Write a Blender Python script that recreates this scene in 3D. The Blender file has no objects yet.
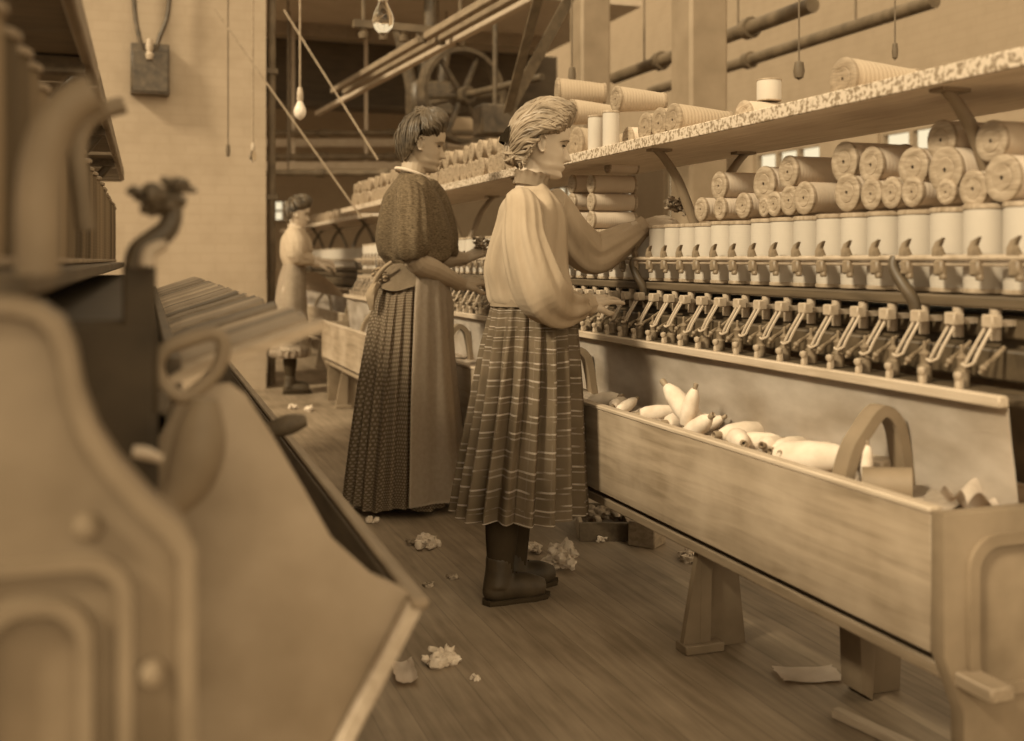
import bpy, bmesh, math, random
from mathutils import Vector, Matrix, noise
RND = random.Random(11)
pi = math.pi
SC = bpy.context.scene
COL = SC.collection

# ------------------------------------------------------------------ camera, sky, sun, exposure
FPX, HORIZON, YAW, CAMZ = 1100.0, 260.0, math.radians(19.38), 1.0
cam_data = bpy.data.cameras.new('camera')
cam = bpy.data.objects.new('camera', cam_data)
COL.objects.link(cam)
cam.location = (0, 0, CAMZ)
cam.rotation_euler = (pi / 2, 0, -YAW)
cam_data.sensor_width = 36.0
cam_data.lens = FPX / 1024.0 * 36.0
cam_data.shift_y = -(370.5 - HORIZON) / 1024.0
cam_data.clip_start = 0.05
cam_data.dof.use_dof = True
cam_data.dof.focus_distance = 3.4
cam_data.dof.aperture_fstop = 2.4
SC.camera = cam

world = bpy.data.worlds.new('sky')
SC.world = world
world.use_nodes = True
wbg = world.node_tree.nodes['Background']
wbg.inputs[0].default_value = (1.0, 0.81, 0.54, 1)
wbg.inputs[1].default_value = 0.94

sun_data = bpy.data.lights.new('window_daylight', 'SUN')
sun_data.energy = 4.4
sun_data.angle = math.radians(9)
sun_data.color = (1.0, 0.87, 0.62)
sun = bpy.data.objects.new('window_daylight', sun_data)
COL.objects.link(sun)
SUN_DIR = Vector((1.0, 0.38, -0.80))
sun.rotation_euler = SUN_DIR.to_track_quat('-Z', 'Y').to_euler()

back_data = bpy.data.lights.new('rear_window_daylight', 'SUN')
back_data.energy = 1.1
back_data.angle = math.radians(45)
back_data.color = (1.0, 0.85, 0.58)
back = bpy.data.objects.new('rear_window_daylight', back_data)
COL.objects.link(back)
back.rotation_euler = Vector((-0.05, 1.0, -0.42)).to_track_quat('-Z', 'Y').to_euler()

SC.view_settings.view_transform = 'Standard'
SC.view_settings.look = 'None'
SC.view_settings.exposure = 0.0
SC.view_settings.gamma = 1.0
SC.view_settings.use_curve_mapping = False

# ------------------------------------------------------------------ pixel <-> place helpers
SA, CA = math.sin(YAW), math.cos(YAW)
FWD, RGT = Vector((SA, CA, 0)), Vector((CA, -SA, 0))

def ray(u, v):
    return FWD + RGT * ((u - 512.0) / FPX) + Vector((0, 0, -(v - HORIZON) / FPX))

def at_d(u, v, d):
    return Vector((0, 0, CAMZ)) + ray(u, v) * d

def at_x(u, v, x):
    r = ray(u, v); return Vector((0, 0, CAMZ)) + r * (x / r.x)

def at_y(u, v, y):
    r = ray(u, v); return Vector((0, 0, CAMZ)) + r * (y / r.y)

def at_z(u, v, z=0.0):
    r = ray(u, v); return Vector((0, 0, CAMZ)) + r * ((z - CAMZ) / r.z)

# ------------------------------------------------------------------ materials
def sep(v):
    return (v, v * (0.67 + 0.24 * v), v * (0.35 + 0.46 * v), 1)

class NT:
    def __init__(self, m):
        self.t = m.node_tree; self.n = self.t.nodes; self.l = self.t.links
    def new(self, typ, **kw):
        n = self.n.new(typ)
        for k, val in kw.items():
            setattr(n, k, val)
        return n
    def math(self, op, a, b=None, c=None):
        n = self.n.new('ShaderNodeMath'); n.operation = op
        for i, x in enumerate((a, b, c)):
            if x is None: continue
            if isinstance(x, (int, float)): n.inputs[i].default_value = x
            else: self.l.new(x, n.inputs[i])
        return n.outputs[0]
    def mix(self, fac, a, b):
        n = self.n.new('ShaderNodeMix'); n.data_type = 'RGBA'
        for i, x in ((0, fac), (6, a), (7, b)):
            if isinstance(x, (int, float)): n.inputs[i].default_value = x
            elif isinstance(x, tuple): n.inputs[i].default_value = x
            else: self.l.new(x, n.inputs[i])
        return n.outputs[2]
    def ramp(self, fac, stops):
        n = self.n.new('ShaderNodeValToRGB')
        e = n.color_ramp.elements
        e[0].position, e[0].color = stops[0]
        e[1].position, e[1].color = stops[1]
        for p, c in stops[2:]:
            k = e.new(p); k.color = c
        self.l.new(fac, n.inputs[0])
        return n.outputs[0]

def base_mat(name, rough=0.7, metal=0.0, spec=0.3):
    m = bpy.data.materials.new(name); m.use_nodes = True
    nt = NT(m)
    b = nt.n['Principled BSDF']
    b.inputs['Roughness'].default_value = rough
    b.inputs['Metallic'].default_value = metal
    b.inputs['Specular IOR Level'].default_value = spec
    return m, nt, b

def coords(nt, scale=(1, 1, 1), kind='Object'):
    tc = nt.new('ShaderNodeTexCoord'); mp = nt.new('ShaderNodeMapping')
    mp.inputs['Scale'].default_value = scale
    nt.l.new(tc.outputs[kind], mp.inputs[0])
    return mp.outputs[0]

def noise_mat(name, lo, hi, scale=8, stretch=(1, 1, 1), rough=0.7, bump=0.15, detail=6, metal=0.0, spec=0.3, dist=0.004, p0=0.3, p1=0.7):
    m, nt, b = base_mat(name, rough, metal, spec)
    co = coords(nt, stretch)
    n = nt.new('ShaderNodeTexNoise'); n.inputs['Scale'].default_value = scale; n.inputs['Detail'].default_value = detail
    nt.l.new(co, n.inputs['Vector'])
    c = nt.ramp(n.outputs['Fac'], [(p0, sep(lo)), (p1, sep(hi))])
    nt.l.new(c, b.inputs['Base Color'])
    if bump:
        bp = nt.new('ShaderNodeBump'); bp.inputs['Strength'].default_value = bump; bp.inputs['Distance'].default_value = dist
        nt.l.new(n.outputs['Fac'], bp.inputs['Height']); nt.l.new(bp.outputs[0], b.inputs['Normal'])
    return m

def wood_mat(name, lo, hi, axis='Y', scale=5, rough=0.65, wear=None):
    st = {'X': (1, 14, 14), 'Y': (14, 1, 14), 'Z': (14, 14, 1)}[axis]
    m, nt, b = base_mat(name, rough, 0, 0.35)
    co = coords(nt, st)
    n = nt.new('ShaderNodeTexNoise'); n.inputs['Scale'].default_value = scale; n.inputs['Detail'].default_value = 8; n.inputs['Distortion'].default_value = 0.6
    nt.l.new(co, n.inputs['Vector'])
    c = nt.ramp(n.outputs['Fac'], [(0.28, sep(lo)), (0.72, sep(hi))])
    co2 = coords(nt, (1, 1, 1))
    n2 = nt.new('ShaderNodeTexNoise'); n2.inputs['Scale'].default_value = 4.5; n2.inputs['Detail'].default_value = 5
    nt.l.new(co2, n2.inputs['Vector'])
    f = nt.ramp(n2.outputs['Fac'], [(0.38, (0, 0, 0, 1)), (0.66, (1, 1, 1, 1))])
    sc = nt.math('MULTIPLY', f, 0.55)
    c = nt.mix(sc, c, sep(wear if wear is not None else hi))
    nt.l.new(c, b.inputs['Base Color'])
    bp = nt.new('ShaderNodeBump'); bp.inputs['Strength'].default_value = 0.25; bp.inputs['Distance'].default_value = 0.003
    nt.l.new(n.outputs['Fac'], bp.inputs['Height']); nt.l.new(bp.outputs[0], b.inputs['Normal'])
    return m

def floor_mat():
    m, nt, b = base_mat('worn_floorboards', 0.55, 0, 0.35)
    co = coords(nt, (1, 1, 1))
    sx = nt.new('ShaderNodeSeparateXYZ'); nt.l.new(co, sx.inputs[0])
    q = nt.math('MULTIPLY', sx.outputs[0], 1 / 0.085)
    fr = nt.math('FRACT', q)
    cell = nt.math('FLOOR', q)
    wn = nt.new('ShaderNodeTexWhiteNoise'); wn.noise_dimensions = '1D'; nt.l.new(cell, wn.inputs['W'])
    gap = nt.math('LESS_THAN', fr, 0.035)
    co2 = coords(nt, (12, 1, 1))
    n = nt.new('ShaderNodeTexNoise'); n.inputs['Scale'].default_value = 4; n.inputs['Detail'].default_value = 8
    nt.l.new(co2, n.inputs['Vector'])
    n2 = nt.new('ShaderNodeTexNoise'); n2.inputs['Scale'].default_value = 2.2; n2.inputs['Detail'].default_value = 7; nt.l.new(co, n2.inputs['Vector'])
    f = nt.math('ADD', nt.math('MULTIPLY', n.outputs['Fac'], 0.6), nt.math('MULTIPLY', wn.outputs['Value'], 0.12))
    f = nt.math('ADD', f, nt.math('MULTIPLY', nt.math('SUBTRACT', n2.outputs['Fac'], 0.5), 0.9))
    c = nt.ramp(f, [(0.15, sep(0.13)), (0.75, sep(0.36))])
    c = nt.mix(nt.math('MULTIPLY', gap, 0.35), c, sep(0.05))
    nt.l.new(c, b.inputs['Base Color'])
    bp = nt.new('ShaderNodeBump'); bp.inputs['Strength'].default_value = 0.25; bp.inputs['Distance'].default_value = 0.003
    nt.l.new(nt.math('SUBTRACT', n.outputs['Fac'], gap), bp.inputs['Height']); nt.l.new(bp.outputs[0], b.inputs['Normal'])
    return m

def brick_mat(name, lo, hi):
    m, nt, b = base_mat(name, 0.8, 0, 0.2)
    tc = nt.new('ShaderNodeTexCoord')
    sx = nt.new('ShaderNodeSeparateXYZ'); nt.l.new(tc.outputs['Object'], sx.inputs[0])
    cb = nt.new('ShaderNodeCombineXYZ')
    nt.l.new(nt.math('ADD', sx.outputs[0], sx.outputs[1]), cb.inputs[0]); nt.l.new(sx.outputs[2], cb.inputs[1])
    br = nt.new('ShaderNodeTexBrick')
    br.inputs['Scale'].default_value = 1.0; br.inputs['Brick Width'].default_value = 0.22; br.inputs['Row Height'].default_value = 0.075
    br.inputs['Mortar Size'].default_value = 0.008
    br.inputs['Color1'].default_value = sep(hi); br.inputs['Color2'].default_value = sep(hi * 0.98); br.inputs['Mortar'].default_value = sep(hi * 0.95)
    nt.l.new(cb.outputs[0], br.inputs['Vector'])
    n = nt.new('ShaderNodeTexNoise'); n.inputs['Scale'].default_value = 5; n.inputs['Detail'].default_value = 9; nt.l.new(tc.outputs['Object'], n.inputs['Vector'])
    f = nt.ramp(n.outputs['Fac'], [(0.45, (0, 0, 0, 1)), (0.8, (1, 1, 1, 1))])
    c = nt.mix(nt.math('MULTIPLY', f, 0.6), br.outputs['Color'], sep(lo))
    nt.l.new(c, b.inputs['Base Color'])
    bp = nt.new('ShaderNodeBump'); bp.inputs['Strength'].default_value = 0.15; bp.inputs['Distance'].default_value = 0.004; bp.invert = True
    nt.l.new(br.outputs['Fac'], bp.inputs['Height']); nt.l.new(bp.outputs[0], b.inputs['Normal'])
    return m

def yarn_mat(name, v, freq=420, amt=0.25):
    m, nt, b = base_mat(name, 0.9, 0, 0.1)
    co = coords(nt, (1, 1, 1))
    sx = nt.new('ShaderNodeSeparateXYZ'); nt.l.new(co, sx.inputs[0])
    w = nt.math('SINE', nt.math('MULTIPLY', sx.outputs[2], freq * 2 * pi / 6.28))
    n = nt.new('ShaderNodeTexNoise'); n.inputs['Scale'].default_value = 30; nt.l.new(co, n.inputs['Vector'])
    oi = nt.new('ShaderNodeObjectInfo')
    k = nt.math('ADD', nt.math('MULTIPLY', n.outputs['Fac'], 0.3), nt.math('MULTIPLY', oi.outputs['Random'], 0.7))
    tone = (lambda q: (q, q * 0.86, q * 0.70, 1)) if name == 'white_yarn' else sep
    c = nt.ramp(k, [(0.1, tone(v * 0.84)), (0.9, tone(v))])
    nt.l.new(c, b.inputs['Base Color'])
    bp = nt.new('ShaderNodeBump'); bp.inputs['Strength'].default_value = amt; bp.inputs['Distance'].default_value = 0.002
    nt.l.new(w, bp.inputs['Height']); nt.l.new(bp.outputs[0], b.inputs['Normal'])
    return m

def flange_mat(name, lo, hi):
    m, nt, b = base_mat(name, 0.6, 0, 0.3)
    oi = nt.new('ShaderNodeObjectInfo')
    tc = nt.new('ShaderNodeTexCoord'); mp = nt.new('ShaderNodeMapping')
    nt.l.new(tc.outputs['Object'], mp.inputs[0])
    rot = nt.new('ShaderNodeCombineXYZ'); nt.l.new(nt.math('MULTIPLY', oi.outputs['Random'], 6.28), rot.inputs[2])
    nt.l.new(rot.outputs[0], mp.inputs['Rotation'])
    mp.inputs['Scale'].default_value = (9, 2, 1)
    n = nt.new('ShaderNodeTexNoise'); n.inputs['Scale'].default_value = 7; n.inputs['Detail'].default_value = 5; n.inputs['Distortion'].default_value = 1.5
    nt.l.new(mp.outputs[0], n.inputs['Vector'])
    c = nt.ramp(n.outputs['Fac'], [(0.33, sep(lo)), (0.62, sep(hi))])
    nt.l.new(c, b.inputs['Base Color'])
    bp = nt.new('ShaderNodeBump'); bp.inputs['Strength'].default_value = 0.2; bp.inputs['Distance'].default_value = 0.002
    nt.l.new(n.outputs['Fac'], bp.inputs['Height']); nt.l.new(bp.outputs[0], b.inputs['Normal'])
    return m

def cloth_plaid(name):
    # dark skirt with thin, broken pale cross stripes, woven in (uv: around, down)
    m, nt, b = base_mat(name, 0.9, 0, 0.1)
    tc = nt.new('ShaderNodeTexCoord'); sx = nt.new('ShaderNodeSeparateXYZ'); nt.l.new(tc.outputs['UV'], sx.inputs[0])
    n = nt.new('ShaderNodeTexNoise'); n.inputs['Scale'].default_value = 26; n.inputs['Detail'].default_value = 4; nt.l.new(tc.outputs['UV'], n.inputs['Vector'])
    n3 = nt.new('ShaderNodeTexNoise'); n3.inputs['Scale'].default_value = 7; nt.l.new(tc.outputs['UV'], n3.inputs['Vector'])
    vv = nt.math('ADD', nt.math('MULTIPLY', sx.outputs[1], 17.0), nt.math('MULTIPLY', n3.outputs['Fac'], 0.35))
    fr = nt.math('FRACT', vv)
    l1 = nt.math('LESS_THAN', fr, 0.10)
    l2 = nt.math('MULTIPLY', nt.math('LESS_THAN', nt.math('ABSOLUTE', nt.math('SUBTRACT', fr, 0.36)), 0.045), 0.6)
    brk = nt.ramp(n.outputs['Fac'], [(0.40, (0, 0, 0, 1)), (0.55, (1, 1, 1, 1))])
    ln = nt.math('MULTIPLY', nt.math('MAXIMUM', l1, l2), brk)
    fu = nt.math('FRACT', nt.math('MULTIPLY', sx.outputs[0], 34))
    lu = nt.math('MULTIPLY', nt.math('LESS_THAN', fu, 0.10), 0.12)
    ln = nt.math('MAXIMUM', ln, nt.math('MULTIPLY', lu, brk))
    c0 = nt.ramp(n3.outputs['Fac'], [(0.3, sep(0.19)), (0.7, sep(0.28))])
    c = nt.mix(nt.math('MULTIPLY', ln, 0.75), c0, sep(0.72))
    nt.l.new(c, b.inputs['Base Color'])
    return m

def cloth_dots(name):
    m, nt, b = base_mat(name, 0.9, 0, 0.1)
    tc = nt.new('ShaderNodeTexCoord'); sx = nt.new('ShaderNodeSeparateXYZ'); nt.l.new(tc.outputs['UV'], sx.inputs[0])
    a = nt.math('MULTIPLY', sx.outputs[1], 84)
    row = nt.math('FLOOR', a)
    sh = nt.math('MULTIPLY', nt.math('MODULO', row, 2), 0.5)
    bb = nt.math('ADD', nt.math('MULTIPLY', sx.outputs[0], 130), sh)
    du = nt.math('SUBTRACT', nt.math('FRACT', bb), 0.5); dv = nt.math('SUBTRACT', nt.math('FRACT', a), 0.5)
    d = nt.math('SQRT', nt.math('ADD', nt.math('MULTIPLY', du, du), nt.math('MULTIPLY', dv, dv)))
    f = nt.math('LESS_THAN', d, 0.30)
    c = nt.mix(f, sep(0.22), sep(0.44))
    nt.l.new(c, b.inputs['Base Color'])
    return m

def cloth_check(name, lo, hi, n1=120, kind='Object'):
    m, nt, b = base_mat(name, 0.9, 0, 0.1)
    co = coords(nt, (n1, n1, n1), kind)
    sx = nt.new('ShaderNodeSeparateXYZ'); nt.l.new(co, sx.inputs[0])
    a = nt.math('LESS_THAN', nt.math('FRACT', sx.outputs[2]), 0.32)
    d = nt.math('LESS_THAN', nt.math('FRACT', nt.math('ADD', sx.outputs[0], nt.math('MULTIPLY', sx.outputs[1], 0.7))), 0.28)
    f = nt.math('MULTIPLY', nt.math('ADD', a, d), 0.5)
    c = nt.mix(f, sep(lo), sep(hi))
    nt.l.new(c, b.inputs['Base Color'])
    return m

def fabric(name, v, amt=0.12, scale=60):
    return noise_mat(name, v * (1 - amt), v, scale=scale, rough=0.92, bump=0.25, spec=0.1, dist=0.002)

def glass_mat(name):
    m, nt, b = base_mat(name, 0.05, 0, 0.5)
    b.inputs['Base Color'].default_value = (0.95, 0.9, 0.8, 1)
    b.inputs['Transmission Weight'].default_value = 1.0
    b.inputs['IOR'].default_value = 1.25
    return m

M = {}
M['floor'] = floor_mat()
M['whitebrick'] = brick_mat('whitewashed_brick', 0.28, 0.39)
M['wall'] = brick_mat('pale_brick_wall', 0.24, 0.30)
M['ceil'] = wood_mat('pale_ceiling_boards', 0.36, 0.50, 'X')
M['girder'] = wood_mat('backlit_girder_wood', 0.05, 0.10, 'X')  # girder colour darkened to stand in for its backlit shade
M['column'] = noise_mat('painted_column', 0.21, 0.27, scale=6)
M['oldwood'] = wood_mat('worn_trough_wood', 0.18, 0.34, 'Y', 3.2, wear=0.46)
M['palewood'] = wood_mat('pale_wood', 0.34, 0.50, 'Y')
M['midwood'] = wood_mat('brown_wood', 0.16, 0.30, 'Y')
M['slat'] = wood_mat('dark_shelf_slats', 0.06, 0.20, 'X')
M['darkwood'] = wood_mat('dark_wood', 0.06, 0.13, 'Y')
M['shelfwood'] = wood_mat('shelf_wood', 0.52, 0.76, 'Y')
M['flaky'] = noise_mat('flaking_paint_edge', 0.24, 0.56, scale=95, detail=4, bump=0.4, p0=0.42, p1=0.52)
M['iron'] = noise_mat('dark_iron', 0.05, 0.12, scale=18, rough=0.5, spec=0.4, bump=0.2)
M['greyiron'] = noise_mat('painted_cast_iron', 0.17, 0.25, scale=9, rough=0.6, spec=0.35, bump=0.15)
M['leftiron'] = noise_mat('darkened_cast_iron', 0.14, 0.25, scale=7, rough=0.6, spec=0.3, bump=0.15)  # darker cast iron; shade on the end castings is put into its colour
M['dullfit'] = noise_mat('dull_fittings', 0.13, 0.30, scale=40, rough=0.5, spec=0.4, bump=0.1)
M['panel'] = noise_mat('lightened_cast_iron', 0.24, 0.36, scale=7, rough=0.6, spec=0.3, bump=0.15)  # iron lightened in colour to offset the shadow on the trough end panel
M['blackiron'] = noise_mat('black_oily_iron', 0.03, 0.06, scale=12, rough=0.6, spec=0.2, bump=0.15)
M['steel'] = noise_mat('worn_bright_steel', 0.45, 0.7, scale=20, rough=0.35, metal=0.6, spec=0.5, bump=0.05)
M['brass'] = noise_mat('pale_fittings', 0.34, 0.50, scale=30, rough=0.5, spec=0.4, bump=0.1)
M['sheet'] = noise_mat('stained_sheet_metal', 0.50, 0.80, scale=6, stretch=(1, .8, 2), rough=0.5, spec=0.4, bump=0.1, detail=4)
M['yarn'] = yarn_mat('white_yarn', 0.50, 900, 0.06)
M['bobyarn'] = noise_mat('bobbin_yarn', 0.56, 0.70, scale=30, rough=0.9, bump=0.15, spec=0.1)
M['yarn2'] = yarn_mat('cream_yarn', 0.60, 700, 0.12)
M['yarn3'] = yarn_mat('shelf_yarn', 0.42, 520, 0.22)
M['left_yarn'] = yarn_mat('yarn_toned_for_shade', 0.19, 700, 0.1)  # yarn darkened in colour for the shade of the left creel
M['flange'] = flange_mat('spool_wood', 0.25, 0.42)
M['flange_dark'] = flange_mat('aged_spool_wood', 0.20, 0.32)
M['hole'] = noise_mat('bore_shade_fill', 0.015, 0.03, scale=20, bump=0)  # near-black fill, painted as the shade inside a spool hole
M['cotton'] = noise_mat('cotton_lint', 0.48, 0.66, scale=40, rough=0.95, bump=0.6, spec=0.05, dist=0.01)
M['lint'] = noise_mat('grey_lint', 0.10, 0.50, scale=30, rough=0.95, bump=0.6, spec=0.05, dist=0.01)
M['paper'] = noise_mat('paper_scrap', 0.62, 0.75, scale=14, rough=0.85, bump=0.2)
M['skin'] = noise_mat('skin', 0.46, 0.54, scale=10, rough=0.55, bump=0.03, spec=0.35)
M['skin2'] = noise_mat('tanned_skin', 0.32, 0.39, scale=10, rough=0.55, bump=0.03, spec=0.35)
M['hair_fair'] = noise_mat('fair_hair', 0.15, 0.34, scale=14, stretch=(1, 1, 2), rough=0.5, spec=0.45, bump=0.1)
M['hair_dark'] = noise_mat('dark_hair', 0.035, 0.12, scale=14, stretch=(1, 1, 2), rough=0.5, spec=0.35, bump=0.1)
M['eye'] = noise_mat('eye', 0.03, 0.05, scale=10, rough=0.2, spec=0.5, bump=0)
M['brow'] = noise_mat('brow', 0.12, 0.18, scale=40, bump=0)
M['blouse'] = noise_mat('white_cotton_blouse', 0.33, 0.41, scale=9, stretch=(1.6, 1.6, .55), rough=0.92, bump=0.55, spec=0.1, dist=0.012, detail=3)
M['blouse_dark'] = noise_mat('checked_dark_cotton', 0.065, 0.165, scale=150, stretch=(.6, .6, 1.6), rough=0.92, bump=0.2, spec=0.1, dist=0.002, detail=2)
M['plaid'] = cloth_plaid('striped_plaid_skirt')
M['dots'] = cloth_dots('dotted_dark_skirt')
M['apron'] = fabric('faded_apron_cotton', 0.52)
M['peplum'] = fabric('grey_brown_cotton', 0.30)
M['stocking'] = fabric('black_stocking', 0.045)
M['boot'] = noise_mat('worn_black_boot', 0.03, 0.075, scale=14, rough=0.5, bump=0.2)
M['ribbon'] = fabric('dark_ribbon', 0.04)
M['collar'] = fabric('white_collar', 0.6)
M['farblouse'] = fabric('pale_far_blouse', 0.45)
M['farskirt'] = fabric('pale_far_apron', 0.5)
M['rope'] = noise_mat('pale_cord', 0.22, 0.34, scale=60)
M['belt'] = noise_mat('leather_belt', 0.07, 0.13, scale=20)
M['porcelain'] = noise_mat('porcelain', 0.6, 0.75, scale=10, rough=0.2, bump=0)
M['glass'] = glass_mat('bulb_glass')
M['pipe'] = noise_mat('sooty_pipe', 0.09, 0.16, scale=10, rough=0.6)
M['lapp'] = wood_mat('lappet_wood', 0.20, 0.40, 'X')
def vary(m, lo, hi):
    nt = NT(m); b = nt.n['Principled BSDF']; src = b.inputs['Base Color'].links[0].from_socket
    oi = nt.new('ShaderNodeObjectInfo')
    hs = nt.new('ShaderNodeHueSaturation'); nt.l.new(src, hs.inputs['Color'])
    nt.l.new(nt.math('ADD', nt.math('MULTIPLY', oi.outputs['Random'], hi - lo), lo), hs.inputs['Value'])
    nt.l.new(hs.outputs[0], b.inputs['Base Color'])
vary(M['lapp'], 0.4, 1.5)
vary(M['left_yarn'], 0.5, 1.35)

# ------------------------------------------------------------------ mesh builder
class MB:
    def __init__(self):
        self.bm = bmesh.new()
        self.uv = None
    def box(self, c, s, rot=None, bev=0.0, seg=1):
        r = bmesh.ops.create_cube(self.bm, size=1.0)
        vs = r['verts']
        bmesh.ops.scale(self.bm, vec=Vector(s), verts=vs)
        if bev > 0:
            es = list({e for v in vs for e in v.link_edges})
            o = bmesh.ops.bevel(self.bm, geom=es, offset=bev, segments=seg, affect='EDGES', profile=0.5)
            vs = list({v for f in o['faces'] for v in f.verts} | {v for v in vs if v.is_valid})
        mt = Matrix.Translation(Vector(c)) @ (rot.to_4x4() if rot is not None else Matrix.Identity(4))
        bmesh.ops.transform(self.bm, matrix=mt, verts=vs)
        return self
    def bar(self, a, b, w, h, up=Vector((0, 0, 1)), bev=0.0):
        a, b = Vector(a), Vector(b)
        d = (b - a); L = d.length; d.normalize()
        x = up.cross(d)
        if x.length < 1e-5: x = Vector((1, 0, 0))
        x.normalize(); z = d.cross(x)
        rot = Matrix((x, d, z)).transposed()
        return self.box((a + b) / 2, (w, L, h), rot, bev)
    def sphere(self, c, r, rot=None, seg=12, rings=8):
        if isinstance(r, (int, float)): r = (r, r, r)
        o = bmesh.ops.create_uvsphere(self.bm, u_segments=seg, v_segments=rings, radius=1.0)
        mt = Matrix.Translation(Vector(c)) @ (rot.to_4x4() if rot is not None else Matrix.Identity(4)) @ Matrix.Diagonal((r[0], r[1], r[2], 1))
        bmesh.ops.transform(self.bm, matrix=mt, verts=o['verts'])
        return self
    def rings(self, rows, closed_u=True, cap=True):
        bm = self.bm
        V = [[bm.verts.new(p) for p in row] for row in rows]
        n = len(rows[0])
        for i in range(len(V) - 1):
            for j in range(n if closed_u else n - 1):
                k = (j + 1) % n
                try: bm.faces.new((V[i][j], V[i][k], V[i + 1][k], V[i + 1][j]))
                except ValueError: pass
        if cap and closed_u:
            bm.faces.new(list(reversed(V[0]))); bm.faces.new(V[-1])
        return V
    def tube(self, pts, r, seg=10, res=1, mod=None, flat=None, cap=True):
        pts = [Vector(p) for p in pts]
        rr = list(r) if isinstance(r, (list, tuple)) else [r] * len(pts)
        if res > 1 and len(pts) > 2: pts, rr = smooth_path(pts, rr, res)
        rows = []; n = len(pts)
        x = None
        for i, p in enumerate(pts):
            t = (pts[min(i + 1, n - 1)] - pts[max(i - 1, 0)]).normalized()
            if x is None:
                ref = Vector((0, 0, 1)) if abs(t.z) < 0.9 else Vector((1, 0, 0))
                x = (ref - t * ref.dot(t)).normalized()
            else:
                x = x - t * x.dot(t)
                x = x.normalized() if x.length > 1e-6 else Vector((1, 0, 0))
            y = t.cross(x)
            row = []
            for j in range(seg):
                a = 2 * pi * j / seg
                k = rr[i] * (mod(i / (n - 1), a) if mod else 1.0)
                fx, fy = (1, 1) if flat is None else flat
                row.append(p + x * (math.cos(a) * k * fx) + y * (math.sin(a) * k * fy))
            rows.append(row)
        self.rings(rows, True, cap)
        return self
    def lathe(self, prof, seg=24, mt=None, cap=False):
        rows = []
        for r, z in prof:
            rows.append([Vector((r * math.cos(2 * pi * j / seg), r * math.sin(2 * pi * j / seg), z)) for j in range(seg)])
        if mt is not None: rows = [[mt @ p for p in row] for row in rows]
        self.rings(rows, True, cap)
        return self
    def prism(self, poly, plane, a, b, bev=0.0):
        """poly of 2-D points in plane 'xz' (extruded along y from a to b), 'xy' or 'yz'"""
        def P(p, t):
            return {'xz': Vector((p[0], t, p[1])), 'xy': Vector((p[0], p[1], t)), 'yz': Vector((t, p[0], p[1]))}[plane]
        bm = self.bm
        A = [bm.verts.new(P(p, a)) for p in poly]; B = [bm.verts.new(P(p, b)) for p in poly]
        fs = [bm.faces.new(A), bm.faces.new(list(reversed(B)))]
        n = len(poly)
        for i in range(n):
            fs.append(bm.faces.new((A[i], B[i], B[(i + 1) % n], A[(i + 1) % n])))
        bmesh.ops.recalc_face_normals(bm, faces=fs)
        if bev:
            es = [e for e in {e for f in fs[:2] for e in f.edges}]
            bmesh.ops.bevel(bm, geom=es, offset=bev, segments=2, affect='EDGES', profile=0.5)
        return self
    def sheet(self, fn, nu, nv, thick=0.004):
        rows = [[Vector(fn(i / nu, j / nv)) for i in range(nu + 1)] for j in range(nv + 1)]
        before = set(self.bm.faces)
        self.rings(rows, False, False)
        new = [f for f in self.bm.faces if f not in before]
        if thick: bmesh.ops.solidify(self.bm, geom=new, thickness=thick)
        return self
    def capsules(self, pts, rads, seg=12):
        pts = [Vector(p) for p in pts]
        for i, p in enumerate(pts):
            self.sphere(p, rads[i], seg=seg, rings=8)
            if i:
                a, b = pts[i - 1], p
                if (b - a).length > 1e-5: self.tube([a, b], [rads[i - 1] * .99, rads[i] * .99], seg=seg)
        return self

def smooth_path(pts, rr, res):
    P, Q = [], []
    n = len(pts)
    for i in range(n - 1):
        p0, p1, p2, p3 = pts[max(i - 1, 0)], pts[i], pts[i + 1], pts[min(i + 2, n - 1)]
        r0, r1, r2, r3 = rr[max(i - 1, 0)], rr[i], rr[i + 1], rr[min(i + 2, n - 1)]
        for k in range(res):
            t = k / res
            def cr(a, b, c, d):
                return 0.5 * ((2 * b) + (c - a) * t + (2 * a - 5 * b + 4 * c - d) * t * t + (3 * b - a - 3 * c + d) * t ** 3)
            P.append(cr(p0, p1, p2, p3)); Q.append(cr(r0, r1, r2, r3))
    P.append(pts[-1]); Q.append(rr[-1])
    return P, Q

ORG = {}
def finish(bm, ang=40):
    bmesh.ops.recalc_face_normals(bm, faces=bm.faces[:])
    for f in bm.faces: f.smooth = True
    lim = math.radians(ang)
    for e in bm.edges:
        if len(e.link_faces) == 2 and e.calc_face_angle(0) > lim: e.smooth = False

def obj(name, mb, mat, parent=None, origin=None, mesh=None, ang=40):
    """link a builder as ONE mesh object; its points are given in the place's own coordinates"""
    base = ORG[parent.name] if parent is not None else Vector(origin if origin is not None else (0, 0, 0))
    if mesh is None:
        finish(mb.bm, ang)
        bmesh.ops.translate(mb.bm, vec=-base, verts=mb.bm.verts[:])
        mesh = bpy.data.meshes.new(name); mb.bm.to_mesh(mesh); mb.bm.free()
    else:
        mesh.transform(Matrix.Translation(-base))
    o = bpy.data.objects.new(name, mesh); COL.objects.link(o)
    mesh.materials.clear()
    mesh.materials.append(M[mat] if isinstance(mat, str) else mat)
    if parent is not None: o.parent = parent
    else: o.location = base
    ORG[o.name] = base
    return o

def tag(o, label=None, cat=None, group=None, kind=None):
    if label: o['label'] = label
    if cat: o['category'] = cat
    if group: o['group'] = group
    if kind: o['kind'] = kind
    return o

def thing(name, label, cat, loc, group=None, rotz=0):
    o = bpy.data.objects.new(name, None); COL.objects.link(o)
    o.empty_display_size = 0.1
    o.location = loc; o.rotation_euler = (0, 0, rotz)
    ORG[o.name] = Vector(loc)
    return tag(o, label, cat, group)

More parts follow.
